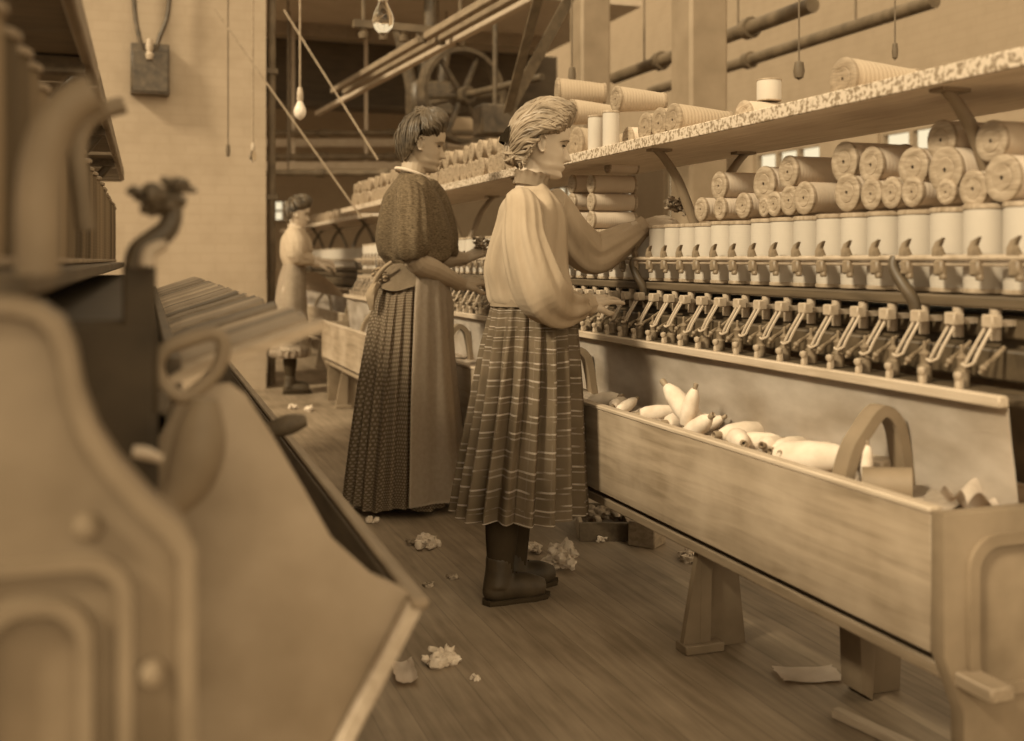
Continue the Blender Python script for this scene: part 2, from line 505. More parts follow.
def dup(root, loc, rot=None, scale=None, label=None, group=None):
    r = root.copy(); COL.objects.link(r)
    r.location = loc
    if rot is not None: r.rotation_euler = rot
    if scale is not None: r.scale = scale
    if label: r['label'] = label
    if group: r['group'] = group
    for ch in list(root.children):
        c = ch.copy(); COL.objects.link(c); c.parent = r
        for g in list(ch.children):
            d = g.copy(); COL.objects.link(d); d.parent = c
    return r

def fuse(mb, voxel, smooth=2, fac=0.5):
    """one continuous skin out of overlapping closed shapes"""
    bmesh.ops.recalc_face_normals(mb.bm, faces=mb.bm.faces[:])
    me = bpy.data.meshes.new('fuse'); mb.bm.to_mesh(me); mb.bm.free()
    o = bpy.data.objects.new('fuse', me); COL.objects.link(o)
    r = o.modifiers.new('r', 'REMESH'); r.mode = 'VOXEL'; r.voxel_size = voxel; r.use_smooth_shade = True
    if smooth:
        s = o.modifiers.new('s', 'SMOOTH'); s.factor = fac; s.iterations = smooth
    dg = bpy.context.evaluated_depsgraph_get()
    out = bpy.data.meshes.new_from_object(o.evaluated_get(dg))
    bpy.data.objects.remove(o); bpy.data.meshes.remove(me)
    for p in out.polygons: p.use_smooth = True
    return out

def arc(c, r, a0, a1, n):
    return [(c[0] + r * math.cos(a0 + (a1 - a0) * i / n), c[1] + r * math.sin(a0 + (a1 - a0) * i / n)) for i in range(n + 1)]

def rrect(x0, z0, x1, z1, r, n=5):
    return (arc((x1 - r, z0 + r), r, -pi / 2, 0, n) + arc((x1 - r, z1 - r), r, 0, pi / 2, n)
            + arc((x0 + r, z1 - r), r, pi / 2, pi, n) + arc((x0 + r, z0 + r), r, pi, 1.5 * pi, n))

def ordinal(n):
    w = ['first', 'second', 'third', 'fourth', 'fifth', 'sixth', 'seventh', 'eighth', 'ninth', 'tenth', 'eleventh', 'twelfth',
         'thirteenth', 'fourteenth', 'fifteenth', 'sixteenth', 'seventeenth', 'eighteenth', 'nineteenth', 'twentieth',
         'twenty-first', 'twenty-second', 'twenty-third', 'twenty-fourth', 'twenty-fifth']
    return w[n]
#@@SETTING
# ------------------------------------------------------------------ the room
tag(obj('floor', MB().box((0.5, 7.5, -0.06), (17, 23, 0.12)), 'floor'), kind='structure')
CEIL = 3.6
tag(obj('ceiling', MB().box((1.8, 14.2, CEIL + 0.08), (6.4, 8.0, 0.16)), 'ceil'), kind='structure')
mb = MB()
BW = 18.0
mb.box((1.0, BW + 0.15, CEIL / 2), (14, 0.3, CEIL))
tag(obj('wall_back', mb, 'wall'), kind='structure')
mb = MB()
RW = 6.6
mb.box((RW + 0.15, 10.2, 0.45), (0.3, 16, 0.9)).box((RW + 0.15, 10.2, 3.7), (0.3, 16, 2.2))
WY = [3.6 + 2.15 * i for i in range(7)]
edges = [2.2] + [y for c in WY for y in (c - 0.62, c + 0.62)] + [18.2]
for i in range(0, len(edges), 2):
    a, b = edges[i], edges[i + 1]
    mb.box((RW + 0.15, (a + b) / 2, 1.75), (0.3, b - a, 1.7))
tag(obj('wall_right', mb, 'wall'), kind='structure')

def emit_mat(name, col, s):
    m = bpy.data.materials.new(name); m.use_nodes = True
    nt = NT(m); nt.n.remove(nt.n['Principled BSDF'])
    e = nt.new('ShaderNodeEmission'); e.inputs[0].default_value = col; e.inputs[1].default_value = s
    nt.l.new(e.outputs[0], nt.n['Material Output'].inputs[0]); return m
M['daylight'] = emit_mat('bright_window_daylight', (1.0, 0.84, 0.55, 1), 1.0)

for i, c in enumerate(WY):
    fr = MB()
    for z in (0.93, 1.35, 1.77, 2.18, 2.57): fr.box((RW + 0.06, c, z), (0.06, 1.24, 0.05))
    for y in (-0.6, -0.2, 0.2, 0.6): fr.box((RW + 0.06, c + y, 1.75), (0.058, 0.05, 1.69))
    w = tag(obj('window_%d' % (i + 1), fr, 'midwood'), kind='structure')
    obj('pane', MB().box((RW + 0.10, c, 1.75), (0.01, 1.24, 1.69)), 'daylight', w)
fr = MB()
wb = at_y(283, 211, BW)
for dx in (-0.19, 0, 0.19): fr.box((wb.x + dx, BW - 0.03, wb.z), (0.04, 0.06, 0.36))
for dz in (-0.16, 0.0, 0.16): fr.box((wb.x, BW - 0.032, wb.z + dz), (0.42, 0.055, 0.035))
w = tag(obj('window_8', fr, 'midwood'), kind='structure')
obj('pane', MB().box((wb.x, BW - 0.01, wb.z), (0.40, 0.02, 0.34)), 'daylight', w)

PY = 8.7
px0, px1 = at_y(20, 260, PY).x, at_y(266, 260, PY).x
tag(obj('brick_pillar', MB().box(((px0 + px1) / 2, PY + 0.3, 1.8), (px1 - px0, 0.6, 3.6)), 'whitebrick'), kind='structure')
mb = MB(); pp = at_y(270, 260, PY + 0.3)
mb.tube([(pp.x, PY + 0.2, 0), (pp.x, PY + 0.2, 3.6)], 0.032, 12)
for z in (0.5, 1.5, 2.5): mb.box((pp.x, PY + 0.2, z), (0.09, 0.09, 0.04))
tag(obj('drain_pipe', mb, 'pipe', origin=(pp.x, PY + 0.2, 0)), 'dark vertical pipe running up the edge of the white brick pillar', 'pipe')

# girder and joists under the far ceiling
mb = MB(); mb.box((3.0, 13.2, 3.2), (4.4, 0.3, 0.78)).box((3.0, 13.0, 2.84), (4.4, 0.1, 0.06))
tag(obj('beam_girder', mb, 'girder'), kind='structure')
mb = MB()
for y, x0, x1 in ((12.2, 0.9, 2.6), (12.0, 3.0, 4.6), (14.8, 1.0, 6.5), (16.4, 1.0, 6.5)):
    mb.box(((x0 + x1) / 2, y, CEIL - 0.07), (x1 - x0, 0.12, 0.14))
tag(obj('beam_joists', mb, 'midwood'), kind='structure')
for (u, d) in ((699, 7.0), (590, 9.4)):
    p = at_d(u, 260, d)
    mb = MB(); mb.box((p.x, p.y, 1.8), (0.27, 0.27, 3.6), bev=0.02).box((p.x, p.y, 0.12), (0.36, 0.36, 0.24), bev=0.02)
    tag(obj('column', mb, 'column', origin=(p.x, p.y, 0)), kind='structure')

# ------------------------------------------------------------------ overhead pipes, belts, cords, lamps
def pipe(name, a, b, r, mat, label, cat, group=None, hang=(), flange=()):
    mb = MB(); a, b = Vector(a), Vector(b)
    mb.tube([a, b], r, 12)
    for t in flange:
        p = a.lerp(b, t); d = (b - a).normalized()
        mb.tube([p - d * 0.04, p + d * 0.04], r * 1.5, 12)
    for t in hang:
        p = a.lerp(b, t)
        mb.tube([p, p + Vector((0, 0, CEIL - p.z))], 0.01, 6)
    return tag(obj(name, mb, mat, origin=a), label, cat, group)

# two long pipes running the length of the room
h = 1.75
def on_h(u, v, h): 
    d = h * FPX / (HORIZON - v); return at_d(u, v, d)
a, b = on_h(608, 78, h), on_h(784, 18, h); b = b + (b - a) * 0.15; b.x = a.x = (a.x + b.x) / 2
pipe('overhead_pipe', a, b, 0.055, 'pipe', 'thick dark overhead pipe behind the square column', 'pipe', hang=(0.2, 0.7), flange=(0.3, 0.75))
a, b = on_h(652, 92, h), on_h(880, 18, h); b = b + (b - a) * 0.15; b.x = a.x = (a.x + b.x) / 2
pipe('overhead_pipe', a, b, 0.05, 'pipe', 'dark overhead pipe passing in front of the square column', 'pipe', hang=(0.35, 0.8), flange=(0.45,))
for (u0, u1, v, d, r, lab) in ((276, 420, 157, 11.5, 0.035, 'lower dark line shaft crossing the far room below the girder'),
                          (276, 420, 133, 11.9, 0.03, 'upper dark line shaft crossing the far room below the girder'),
                          (276, 410, 173, 11.0, 0.03, 'lowest dark rail crossing the far room beside the pillar')):
    a, b = at_d(u0 - 20, v, d), at_d(u1 + 60, v, d); 
    pipe('line_shaft', a, b, r, 'pipe', lab, 'shaft', flange=(0.3, 0.6), hang=(0.15, 0.85))
for (v, d, lab) in ((143, 12.2, 'upper pale board fixed across the far room'), (166, 12.0, 'lower pale board fixed across the far room')):
    a, b = at_d(262, v, d), at_d(470, v, d)
    mb = MB(); mb.bar(a, b, 0.05, 0.09, bev=0.008)
    for t in (0.15, 0.5, 0.85): mb.box(a.lerp(b, t) + Vector((0, 0, (CEIL - a.z) / 2)), (0.035, 0.035, CEIL - a.z))
    tag(obj('hanging_board', mb, 'palewood', origin=a), lab, 'board')

# long sloping trunking with its hanger
t1, t2 = on_h(305, 113, 1.55), on_h(470, 20, 1.55)
t2 = t2 + (t2 - t1) * 0.25
dr = (t2 - t1).normalized(); sd = dr.cross(Vector((0, 0, 1))).normalized()
tr = thing('overhead_trunking', 'long overhead trunking of parallel rails slanting up across the ceiling', 'trunking', t1)
for k, off in enumerate((-0.13, -0.02, 0.09)):
    obj('rail', MB().bar(t1 + sd * off + dr * (1.6 if k else 0), t2 + sd * off, 0.055, 0.05, bev=0.006), 'midwood' if k else 'palewood', tr)
hg = on_h(440, 38, 1.55); mb = MB()
mb.bar(hg + sd * -0.2 + Vector((0, 0, .05)), hg + sd * 0.62 + Vector((0, 0, .05)), 0.05, 0.05)
obj('hanger_bar', mb, 'pipe', tr)
for k in range(6):
    p = hg + sd * (-0.15 + 0.14 * k)
    obj('insulator', MB().lathe([(0.0, -.05), (.03, -.045), (.035, -.01), (.02, 0.0), (.03, .02), (0, .025)], 10, Matrix.Translation(p)), 'pipe', tr)
mb = MB()
for s in (-0.15, 0.55): mb.tube([hg + sd * s, hg + sd * s + Vector((0, 0, CEIL - hg.z))], 0.012, 6)
obj('hanger_rod', mb, 'pipe', tr)

# big belt pulley and the two flat belts
pc = at_d(462, 96, 9.6); R0 = 0.42
pu = thing('belt_pulley', 'large spoked belt pulley seen between the two women', 'pulley', pc)
ax = Vector((0.95, 0.25, 0)).normalized(); ay = Vector((0, 0, 1)); an = ax.cross(ay)
rim = MB(); rows = []
for j in range(49):
    a = 2 * pi * j / 48; c = ax * math.cos(a) + ay * math.sin(a)
    rows.append([pc + c * R0 - an * 0.07, pc + c * R0 + an * 0.07, pc + c * (R0 - .04) + an * 0.07, pc + c * (R0 - .04) - an * 0.07])
rim.rings(rows, True, False); obj('rim', rim, 'iron', pu)
for j in range(6):
    a = 2 * pi * j / 6 + 0.1; c = ax * math.cos(a) + ay * math.sin(a)
    obj('spoke', MB().tube([pc + c * 0.05, pc + c * (R0 - 0.02)], [0.03, 0.022], 8), 'iron', pu)
obj('hub', MB().tube([pc - an * 0.12, pc + an * 0.12], 0.075, 16), 'iron', pu)
obj('shaft', MB().tube([pc - an * 0.5, pc + an * 1.2], 0.03, 12), 'iron', pu)
hb = thing('shaft_hanger', 'dark cast iron shaft hanger beside the spoked pulley', 'hanger', at_d(430, 40, 10.4))
c0 = at_d(430, 90, 10.4)
for s in (-0.22, -0.06, 0.12):
    obj('arm', MB().tube([c0 + ax * s * 1.6 + ay * 0.55, c0 + ax * s + ay * 0.1, c0 + ax * s * 0.7 - ay * 0.12, c0 - ay * 0.32], [.05, .06, .07, .05], 10, res=4), 'iron', hb)
obj('hanger_foot', MB().box(Vector((c0.x, c0.y, CEIL - .03)), (.6, .3, .06)).tube([c0 + ay * .4, Vector((c0.x, c0.y, CEIL - .03))], .06, 10), 'iron', hb)
obj('bearing', MB().box(c0 - ay * 0.1, (0.42, 0.3, 0.34), bev=0.04), 'iron', hb)
mb = MB(); q = at_d(495, 121, 8.6)
mb.box(q, (0.30, 0.24, 0.24), bev=0.02).tube([q + Vector((0, 0, .1)), q + Vector((0, 0, CEIL - q.z))], 0.02, 8)
tag(obj('gear_box', mb, 'iron', origin=q), 'dark square box hanging between the women above the spool shelf', 'box')
e = at_d(508, 112, 6.6)
for u, dd, lab in ((541, 6.0, 'left one of two dark flat belts running down behind the girl'), (575, 7.2, 'right one of two dark flat belts running down behind the girl')):
    t = at_d(u, -12, dd); mb = MB(); d = (t - e).normalized()
    mb.bar(e, t, 0.075, 0.008, up=Vector((0.3, -1, 0)))
    tag(obj('drive_belt', mb, 'belt', origin=e), lab, 'belt')
for (p, q, d0, d1, lab) in (((215, 10), (362, 218), 7.2, 7.2, 'pale cord slanting down across the white brick pillar'),
                            ((284, 10), (378, 160), 8.0, 7.4, 'pale cord slanting down from the ceiling right of the pillar')):
    a, b = at_d(*p, d0), at_d(*q, d1)
    mb = MB(); mb.tube([a, b], 0.0065, 6)
    tag(obj('cord', mb, 'rope', origin=b), lab, 'cord')

def bulb(u, vt, vb, d, label, s=1.0, mat='glass'):
    p = at_d(u, vb, d)
    r = thing('pendant_bulb', label, 'light bulb', p, None)
    obj('cord', MB().tube([p + Vector((0, 0, .16 * s)), Vector((p.x, p.y, CEIL))], 0.006, 6), 'rope', r)
    obj('socket', MB().lathe([(0, .17 * s), (.014 * s, .17 * s), (.02 * s, .14 * s), (.022 * s, .09 * s), (.018 * s, .08 * s), (0, .08 * s)], 14, Matrix.Translation(p)), 'brass', r)
    obj('glass_bulb', MB().lathe([(0.014 * s, .085 * s), (.02 * s, .07 * s), (.036 * s, .035 * s), (.042 * s, .01 * s), (.036 * s, -.018 * s), (.02 * s, -.036 * s), (.006 * s, -.045 * s), (0, -.05 * s)], 18, Matrix.Translation(p)), mat, r)
    obj('filament', MB().tube([p + Vector((-.008, 0, .07)) * s, p + Vector((-.014, 0, .02)) * s, p + Vector((0, 0, -.005)) * s, p + Vector((.014, 0, .02)) * s, p + Vector((.008, 0, .07)) * s], 0.0015, 5, res=4), 'rope', r)
bulb(300, 15, 113, 6.2, 'bare bulb hanging on a cord beside the pillar', .85, 'porcelain')
bulb(383, 15, 23, 5.2, 'clear glass bulb at the very top of the ceiling view', 1.25)
bulb(253, 15, 158, 7.3, 'small dim bulb hanging low in front of the white pillar', 0.6)
def pull(u, vb, d, label, r=0.012):
    p = at_d(u, vb, d); mb = MB()
    mb.tube([p, Vector((p.x, p.y, CEIL))], 0.0045, 6)
    mb.lathe([(0, .0), (r, .01), (r * 1.3, .04), (r, .08), (0, .09)], 10, Matrix.Translation(p))
    tag(obj('pull_cord', mb, 'pipe', origin=p), label, 'cord')
pull(228, 157, 7.35, 'thin dark pull cord hanging in front of the white pillar')
pull(572, 84, 5.5, 'thin dark pull cord hanging above the girl beside the belts', .016)
pull(799, 80, 5.0, 'dark pull cord with a small weight hanging above the spool shelf', .02)
pull(895, 60, 5.4, 'thin cord hanging behind the big spool on the shelf')

# black box on the pillar with conduits
bp0 = at_y(150, 70, PY - 0.06)
sb = thing('switch_box', 'square black switch box high on the white brick pillar', 'switch box', bp0)
obj('case', MB().box(bp0, (0.275, 0.12, 0.375), bev=0.006), 'iron', sb)
obj('case_lid', MB().box(bp0 + Vector((0, -0.066, -0.02)), (0.25, 0.014, 0.30), bev=0.004), 'iron', sb)
for dx, du in ((-0.075, -0.11), (0.06, 0.13)):
    obj('conduit', MB().tube([bp0 + Vector((dx * .4, -.05, .05)), bp0 + Vector((dx, -.05, .22)), bp0 + Vector((du, -.03, .45)), bp0 + Vector((du * 1.1, -.03, .9))], 0.018, 8, res=4), 'iron', sb)
obj('insulator', MB().lathe([(0, -.06), (.022, -.055), (.03, -.02), (.018, 0), (.028, .03), (.02, .09), (0, .1)], 12, Matrix.Translation(bp0 + Vector((-0.005, -.09, .12)))), 'brass', sb)

# ------------------------------------------------------------------ spools
def spool_proto(name, label, cat, ym, fm, R=0.047, H=0.182, taper=1.0, yr=0.965, fr=0.011):
    r = thing(name, label, cat, (0, 0, 0))
    prof = [(R * .3, fr * .9), (R * yr * .99, fr), (R * yr * (1 + .01), H * .12), (R * yr * ((1 + taper) / 2 + .015), H * .5), (R * yr * taper * 1.0, H * .88), (R * yr * taper * .98, H - fr), (R * .3, H - fr * .9)]
    obj('yarn', MB().lathe(prof, 32), ym, r)
    for z, rr in ((0, R), (H - fr, R * taper)):
        s = 1 if z == 0 else -1
        zo, zi = (0, fr) if z == 0 else (H, H - fr)
        p = [(.0045, zo + s * .006), (.0048, zo + s * .0005), (rr * .52, zo), (rr * .55, zo + s * .0015), (rr * .6, zo + s * .0002), (rr * .93, zo), (rr, zo + s * .0025), (rr * 1.01, zo + s * fr * .5), (rr, zi - s * .001), (rr * .95, zi), (.004, zi)]
        f = obj('flange', MB().lathe(p, 32), fm, r)
        if z == 0 or taper > 0.9:
            obj('bore', MB().lathe([(0, zo + s * .0035), (.0047, zo + s * .0035), (.0047, zo + s * .006), (0, zo + s * .006)], 10), 'hole', f)
    return r

UPX, UPZ, UPR, UPH, PITCH = 1.63, 0.932, 0.047, 0.18, 0.1005
proto_up = spool_proto('yarn_spool', 'white yarn spool', 'spool', 'yarn', 'flange', UPR, UPH)
Y0F = 1.66
NUP = 61
used = False
for i in range(NUP):
    y = Y0F + PITCH * i
    z = UPZ
    if i < 24:
        lab = 'upright white yarn spool behind the guide rail, %s from the near end' % ordinal(i); g = 'upright spools in the creel row'
    else:
        lab = 'white yarn spool upright in the far end of the creel row beyond the girl'; g = 'upright spools far along the creel row'
    sc = (1.0 + RND.uniform(-.04, .03),) * 2 + (1.0 + RND.uniform(-.02, .01),)
    pos = (UPX + RND.uniform(-.004, .004), y + RND.uniform(-.004, .004), z)
    if not used:
        proto_up.location = pos; proto_up['label'] = lab; proto_up['group'] = g; used = True
    else:
        dup(proto_up, pos, (0, 0, RND.uniform(0, 6.28)), sc, lab, g)

proto_ly = spool_proto('yarn_spool', 'cream yarn spool lying', 'spool', 'yarn2', 'flange', 0.047, 0.182)
proto_sh = spool_proto('yarn_spool', 'cream tapered yarn spool', 'spool', 'yarn3', 'flange_dark', 0.055, 0.2, taper=0.72)
ly_used = set()
def lying(u, v, hpx, label, group, X=1.60, L=0.182, proto=None, yaw=0.0, pitch=0.0, rest=None):
    proto = proto or proto_ly
    p = at_x(u, v, X); d = p.x * SA + p.y * CA
    R = {proto_ly: 0.047, proto_sh: 0.055}.get(proto, 0.047); H = {proto_ly: 0.182, proto_sh: 0.2}.get(proto, .182)
    r = hpx / 2 * d / FPX
    if rest is not None: p.z = rest + r
    sc = (r / R, r / R, L / H); rot = (RND.uniform(-.0, .0), pi / 2 + pitch, yaw)
    if proto in ly_used: return dup(proto, p, rot, sc, label, group)
    ly_used.add(proto)
    proto.location = p; proto.rotation_euler = rot; proto.scale = sc; proto['label'] = label; proto['group'] = group
    return proto

TOP = UPZ + UPH
g1 = 'spools lying on top of the upright row'
low = [(700, 208, 24, 'small lying spool nearest the girl\'s reaching hand'), (719, 208, 23, 'small lying spool second from the girl\'s reaching hand'),
       (742, 207, 26, 'small lying spool third from the girl\'s reaching hand'), (763, 210, 20, 'low half-hidden spool under the dark-rimmed spool'),
       (773, 206, 25, 'lying spool with only its left edge showing, second right of the dark-rimmed spool'), (788, 203, 30, 'lying spool whose end is partly covered by the pale broad-ended spool'),
       (803, 203, 33, 'lower pale broad-ended spool with a long bare cream body'), (846, 193, 38, 'lower spool under the tall disc in mid shelf, with a worn stripe'),
       (870, 197, 32, 'low spool end under the spool with a diagonal chalk line'), (890, 198, 32, 'second low spool end right of the worn stripe spool'),
       (911, 197, 31, 'third low spool end with a short cream body beside the bracket'), (945, 203, 26, 'low spool squeezed under the big oval spool end by the near bracket')]
for u, v, hp, lab in low: lying(u, v, hp, lab, g1, rest=TOP + 0.002, yaw=RND.uniform(-.05, .05))
up = [(718, 186, 29, 'upper spool with ringed end lying left of the dark-rimmed spool', 0), (763, 184, 36, 'dark-rimmed spool lying in the upper layer', .1),
      (787, 172, 33, 'upper spool with a long cream body beneath the shelf centre', 0), (843, 162, 41, 'tall pale spool end highest in the middle of the stack', 0),
      (870, 165, 37, 'upper spool whose end is crossed by a diagonal chalk line', 0), (912, 167, 40, 'upper spool with a bright rim beside the near bracket', .2),
      (944, 170, 47, 'big oval spool end directly under the near bracket', 0), (940, 140, 40, 'topmost spool behind the near bracket', 0),
      (990, 141, 42, 'uppermost grey-white spool end at the right edge of the stack', 0), (972, 189, 38, 'lower grey-white spool end with a chalk stripe near the right edge', 0),
      (1001, 178, 48, 'largest grey-white spool end at the far right of the stack', 0)]
for u, v, hp, lab, yw in up: lying(u, v, hp, lab, g1, yaw=yw * .4, X=1.605 if v > 150 else 1.62)
g2 = 'three-high stack of spools behind the girl\'s outstretched arm'
for k, (v, w) in enumerate(((220, 'bottom'), (202, 'middle'), (184, 'top'))):
    for q, (u, col) in enumerate(((590, 'right-hand'), (571, 'left-hand'))):
        lying(u, v, 18.5, '%s spool in the %s column of the stack behind the girl\'s arm' % (w, col), g2, L=0.178, X=1.60)
lying(607, 166, 15, 'dark-ended spool lying on top of the stack behind the girl\'s arm', g2, L=.12, X=1.66)
# ------------------------------------------------------------------ spinning frames
SHX0, SHX1, SHZ = 1.507, 1.94, 1.374
STN = [1.80 + 1.28 * k for k in range(5)]

def spinning_frame(xo, y0, y1, label, near, arches, stations, legs):
    root = thing('spinning_frame', label, 'spinning machine', (1.6 + xo, y0, 0))
    L = y1 - y0; ym = (y0 + y1) / 2
    X = lambda x: x + xo
    # trough
    obj('trough_front', MB().box((X(1.331), ym, 0.438), (0.022, L, 0.244), bev=0.003), 'oldwood', root)
    obj('trough_rim', MB().box((X(1.331), ym, 0.565), (0.03, L, 0.012), bev=0.003), 'palewood', root)
    obj('trough_bottom', MB().box((X(1.47), ym, 0.325), (0.27, L, 0.02)), 'darkwood', root)
    obj('trough_back', MB().box((X(1.606), ym, 0.45), (0.014, L, 0.25)), 'palewood', root)
    for yy, s in ((y0, -1), (y1, 1)):
        poly = [(X(1.318), .565), (X(1.318), .32), (X(1.36), .22), (X(1.36), 0.0), (X(1.46), 0.0), (X(1.5), .16), (X(1.62), .16), (X(1.75), 0.0), (X(1.85), 0.0), (X(1.85), .62), (X(1.62), .62), (X(1.60), .565)]
        ep = obj('end_casting', MB().prism(poly, 'xz', yy + s * .0, yy + s * .035, 0.004), 'leftiron', root)
        ring = MB()
        o = rrect(X(1.365), .245, X(1.575), .525, .06); i_ = rrect(X(1.385), .265, X(1.555), .505, .045)
        yy2 = yy + s * .035
        rows = [[Vector((p[0], yy2, p[1])) for p in o], [Vector((p[0], yy2 + s * .01, p[1])) for p in o], [Vector((p[0], yy2 + s * .01, p[1])) for p in i_], [Vector((p[0], yy2, p[1])) for p in i_]]
        ring.rings(rows, True, False)
        obj('raised_border', ring, 'leftiron', ep)
    obj('floor_rail', MB().box((X(1.365), ym - .06, 0.282), (0.05, L + .12, 0.026), bev=0.004), 'midwood', root)
    # legs under the trough
    for y, kind in legs:
        if kind == 'a':
            m_ = MB()
            m_.prism([(X(1.40), 0), (X(1.53), 0), (X(1.50), .268), (X(1.40), .268), (X(1.39), .22)], 'xz', y - .012, y + .012, .002)
            m_.bar((X(1.40), y - .02, .01), (X(1.405), y - .02, .27), .022, .03)
            m_.bar((X(1.36), y - .02, .008), (X(1.405), y - .02, .25), .02, .05)
            m_.box((X(1.39), y - .02, .012), (.11, .06, .024), bev=.003)
            obj('leg', m_, 'greyiron', root)
        else:
            m_ = MB()
            m_.prism([(X(1.60), 0), (X(1.70), 0), (X(1.71), .29), (X(1.56), .29), (X(1.58), .12)], 'xz', y - .03, y + .03, .006)
            m_.prism([(X(1.57), .02), (X(1.60), 0.0), (X(1.62), .27), (X(1.56), .27)], 'xz', y - .06, y + .02, .004)
            obj('leg', m_, 'greyiron', root)
    # sloping apron between trough and spindles
    a, b = Vector((X(1.492), 0, .742)), Vector((X(1.520), 0, .515))
    def apron(s, t):
        y = y0 + L * t
        p = a.lerp(b, s); wob = noise.noise(Vector((s * 2, y * 2.4, 3.1))) * .007
        return (p.x + wob, y, p.z + wob * .4)
    obj('apron_sheet', MB().sheet(apron, 6, int(L * 14), .004), 'sheet', root)
    obj('apron_rail', MB().box((X(1.480), ym, .746), (.024, L, .022), bev=.003), 'palewood', root)
    for y in arches:
        m_ = MB(); pts = [(X(1.348), .40), (X(1.352), .53), (X(1.372), .61), (X(1.40), .652), (X(1.442), .695), (X(1.478), .672), (X(1.494), .62), (X(1.505), .54), (X(1.505), .44)]
        P, _ = smooth_path([Vector((p[0], 0, p[1])) for p in pts], [1] * len(pts), 4)
        rows = []
        for i, p in enumerate(P):
            t = (P[min(i + 1, len(P) - 1)] - P[max(i - 1, 0)]).normalized(); n = Vector((-t.z, 0, t.x))
            w = .0115
            rows.append([p + n * w + Vector((0, y - .022, 0)), p + n * w + Vector((0, y + .022, 0)), p - n * w + Vector((0, y + .022, 0)), p - n * w + Vector((0, y - .022, 0))])
        m_.rings(rows, True, True)
        obj('arch_bracket', m_, 'greyiron', root)
    # machine body
    obj('roller_beam', MB().box((X(1.70), ym, .70), (.16, L, .30)).box((X(1.70), ym, .87), (.20, L, .045), bev=.005), 'iron', root)
    obj('spindle_deck', MB().bar((X(1.53), y0, .752), (X(1.53), y1, .752), .085, .01).box((X(1.60), ym, .80), (.06, L, .06), bev=.005), 'iron', root)
    obj('creel_board', MB().box((X(1.70), ym, .918), (.26, L, .024), bev=.004), 'darkwood', root)
    obj('guide_rail', MB().tube([(X(1.555), y0 - .1, 1.004), (X(1.555), y1, 1.004)], .0065, 10).tube([(X(1.562), y0 - .05, .992), (X(1.562), y1, .992)], .005, 8), 'brass', root)
    for y in [s_ + .15 for s_ in stations]:
        obj('rail_arm', MB().tube([(X(1.555), y, 1.006), (X(1.548), y - .004, .985), (X(1.55), y - .03, .95), (X(1.562), y - .05, .915), (X(1.575), y - .05, .875), (X(1.60), y - .05, .86)], [.010, .011, .013, .013, .014, .012], 12, res=5), 'iron', root)
    # shelf on curved brackets
    sl = y1 - y0 + .5
    s_ = obj('shelf', MB().box((X((SHX0 + SHX1) / 2), ym, SHZ - .014), (SHX1 - SHX0, sl, .028), bev=.002), 'shelfwood', root)
    obj('shelf_edge', MB().box((X(SHX0 - .004), ym, SHZ - .013), (.010, sl, .034), bev=.002), 'flaky', s_)
    for y in stations:
        m_ = MB()
        for sg in (1, -1):
            c = 1.72
            q = [(c - sg * .16, SHZ - .03), (c - sg * .13, SHZ - .06), (c - sg * .085, 1.25), (c - sg * .05, 1.17), (c - sg * .022, 1.10), (c, 1.02), (c, .93)]
            m_.tube([(X(p[0]), y, p[1]) for p in q], [.012, .013, .015, .016, .015, .013, .013], 10, res=5)
            m_.box((X(c - sg * .15), y, SHZ - .032), (.07, .04, .008))
        obj('shelf_bracket', m_, 'iron' if not near else 'greyiron', root)
    return root

near_frame = spinning_frame(0, 1.56, 7.8, 'long wooden-troughed spinning frame with spool shelf where the women work', True, [1.86, 3.45, 4.85, 6.6], STN,
                            [(2.52, 'a'), (2.14, 'b'), (4.15, 'a'), (5.3, 'a'), (6.2, 'a'), (7.4, 'a')])
far_frame = spinning_frame(0.32, 8.75, 13.6, 'spinning frame end with arched iron bracket far behind the standing woman', False, [8.80, 10.3], [9.2, 10.5, 11.8, 13.0],
                           [(8.85, 'a'), (10.2, 'a'), (11.6, 'a')])

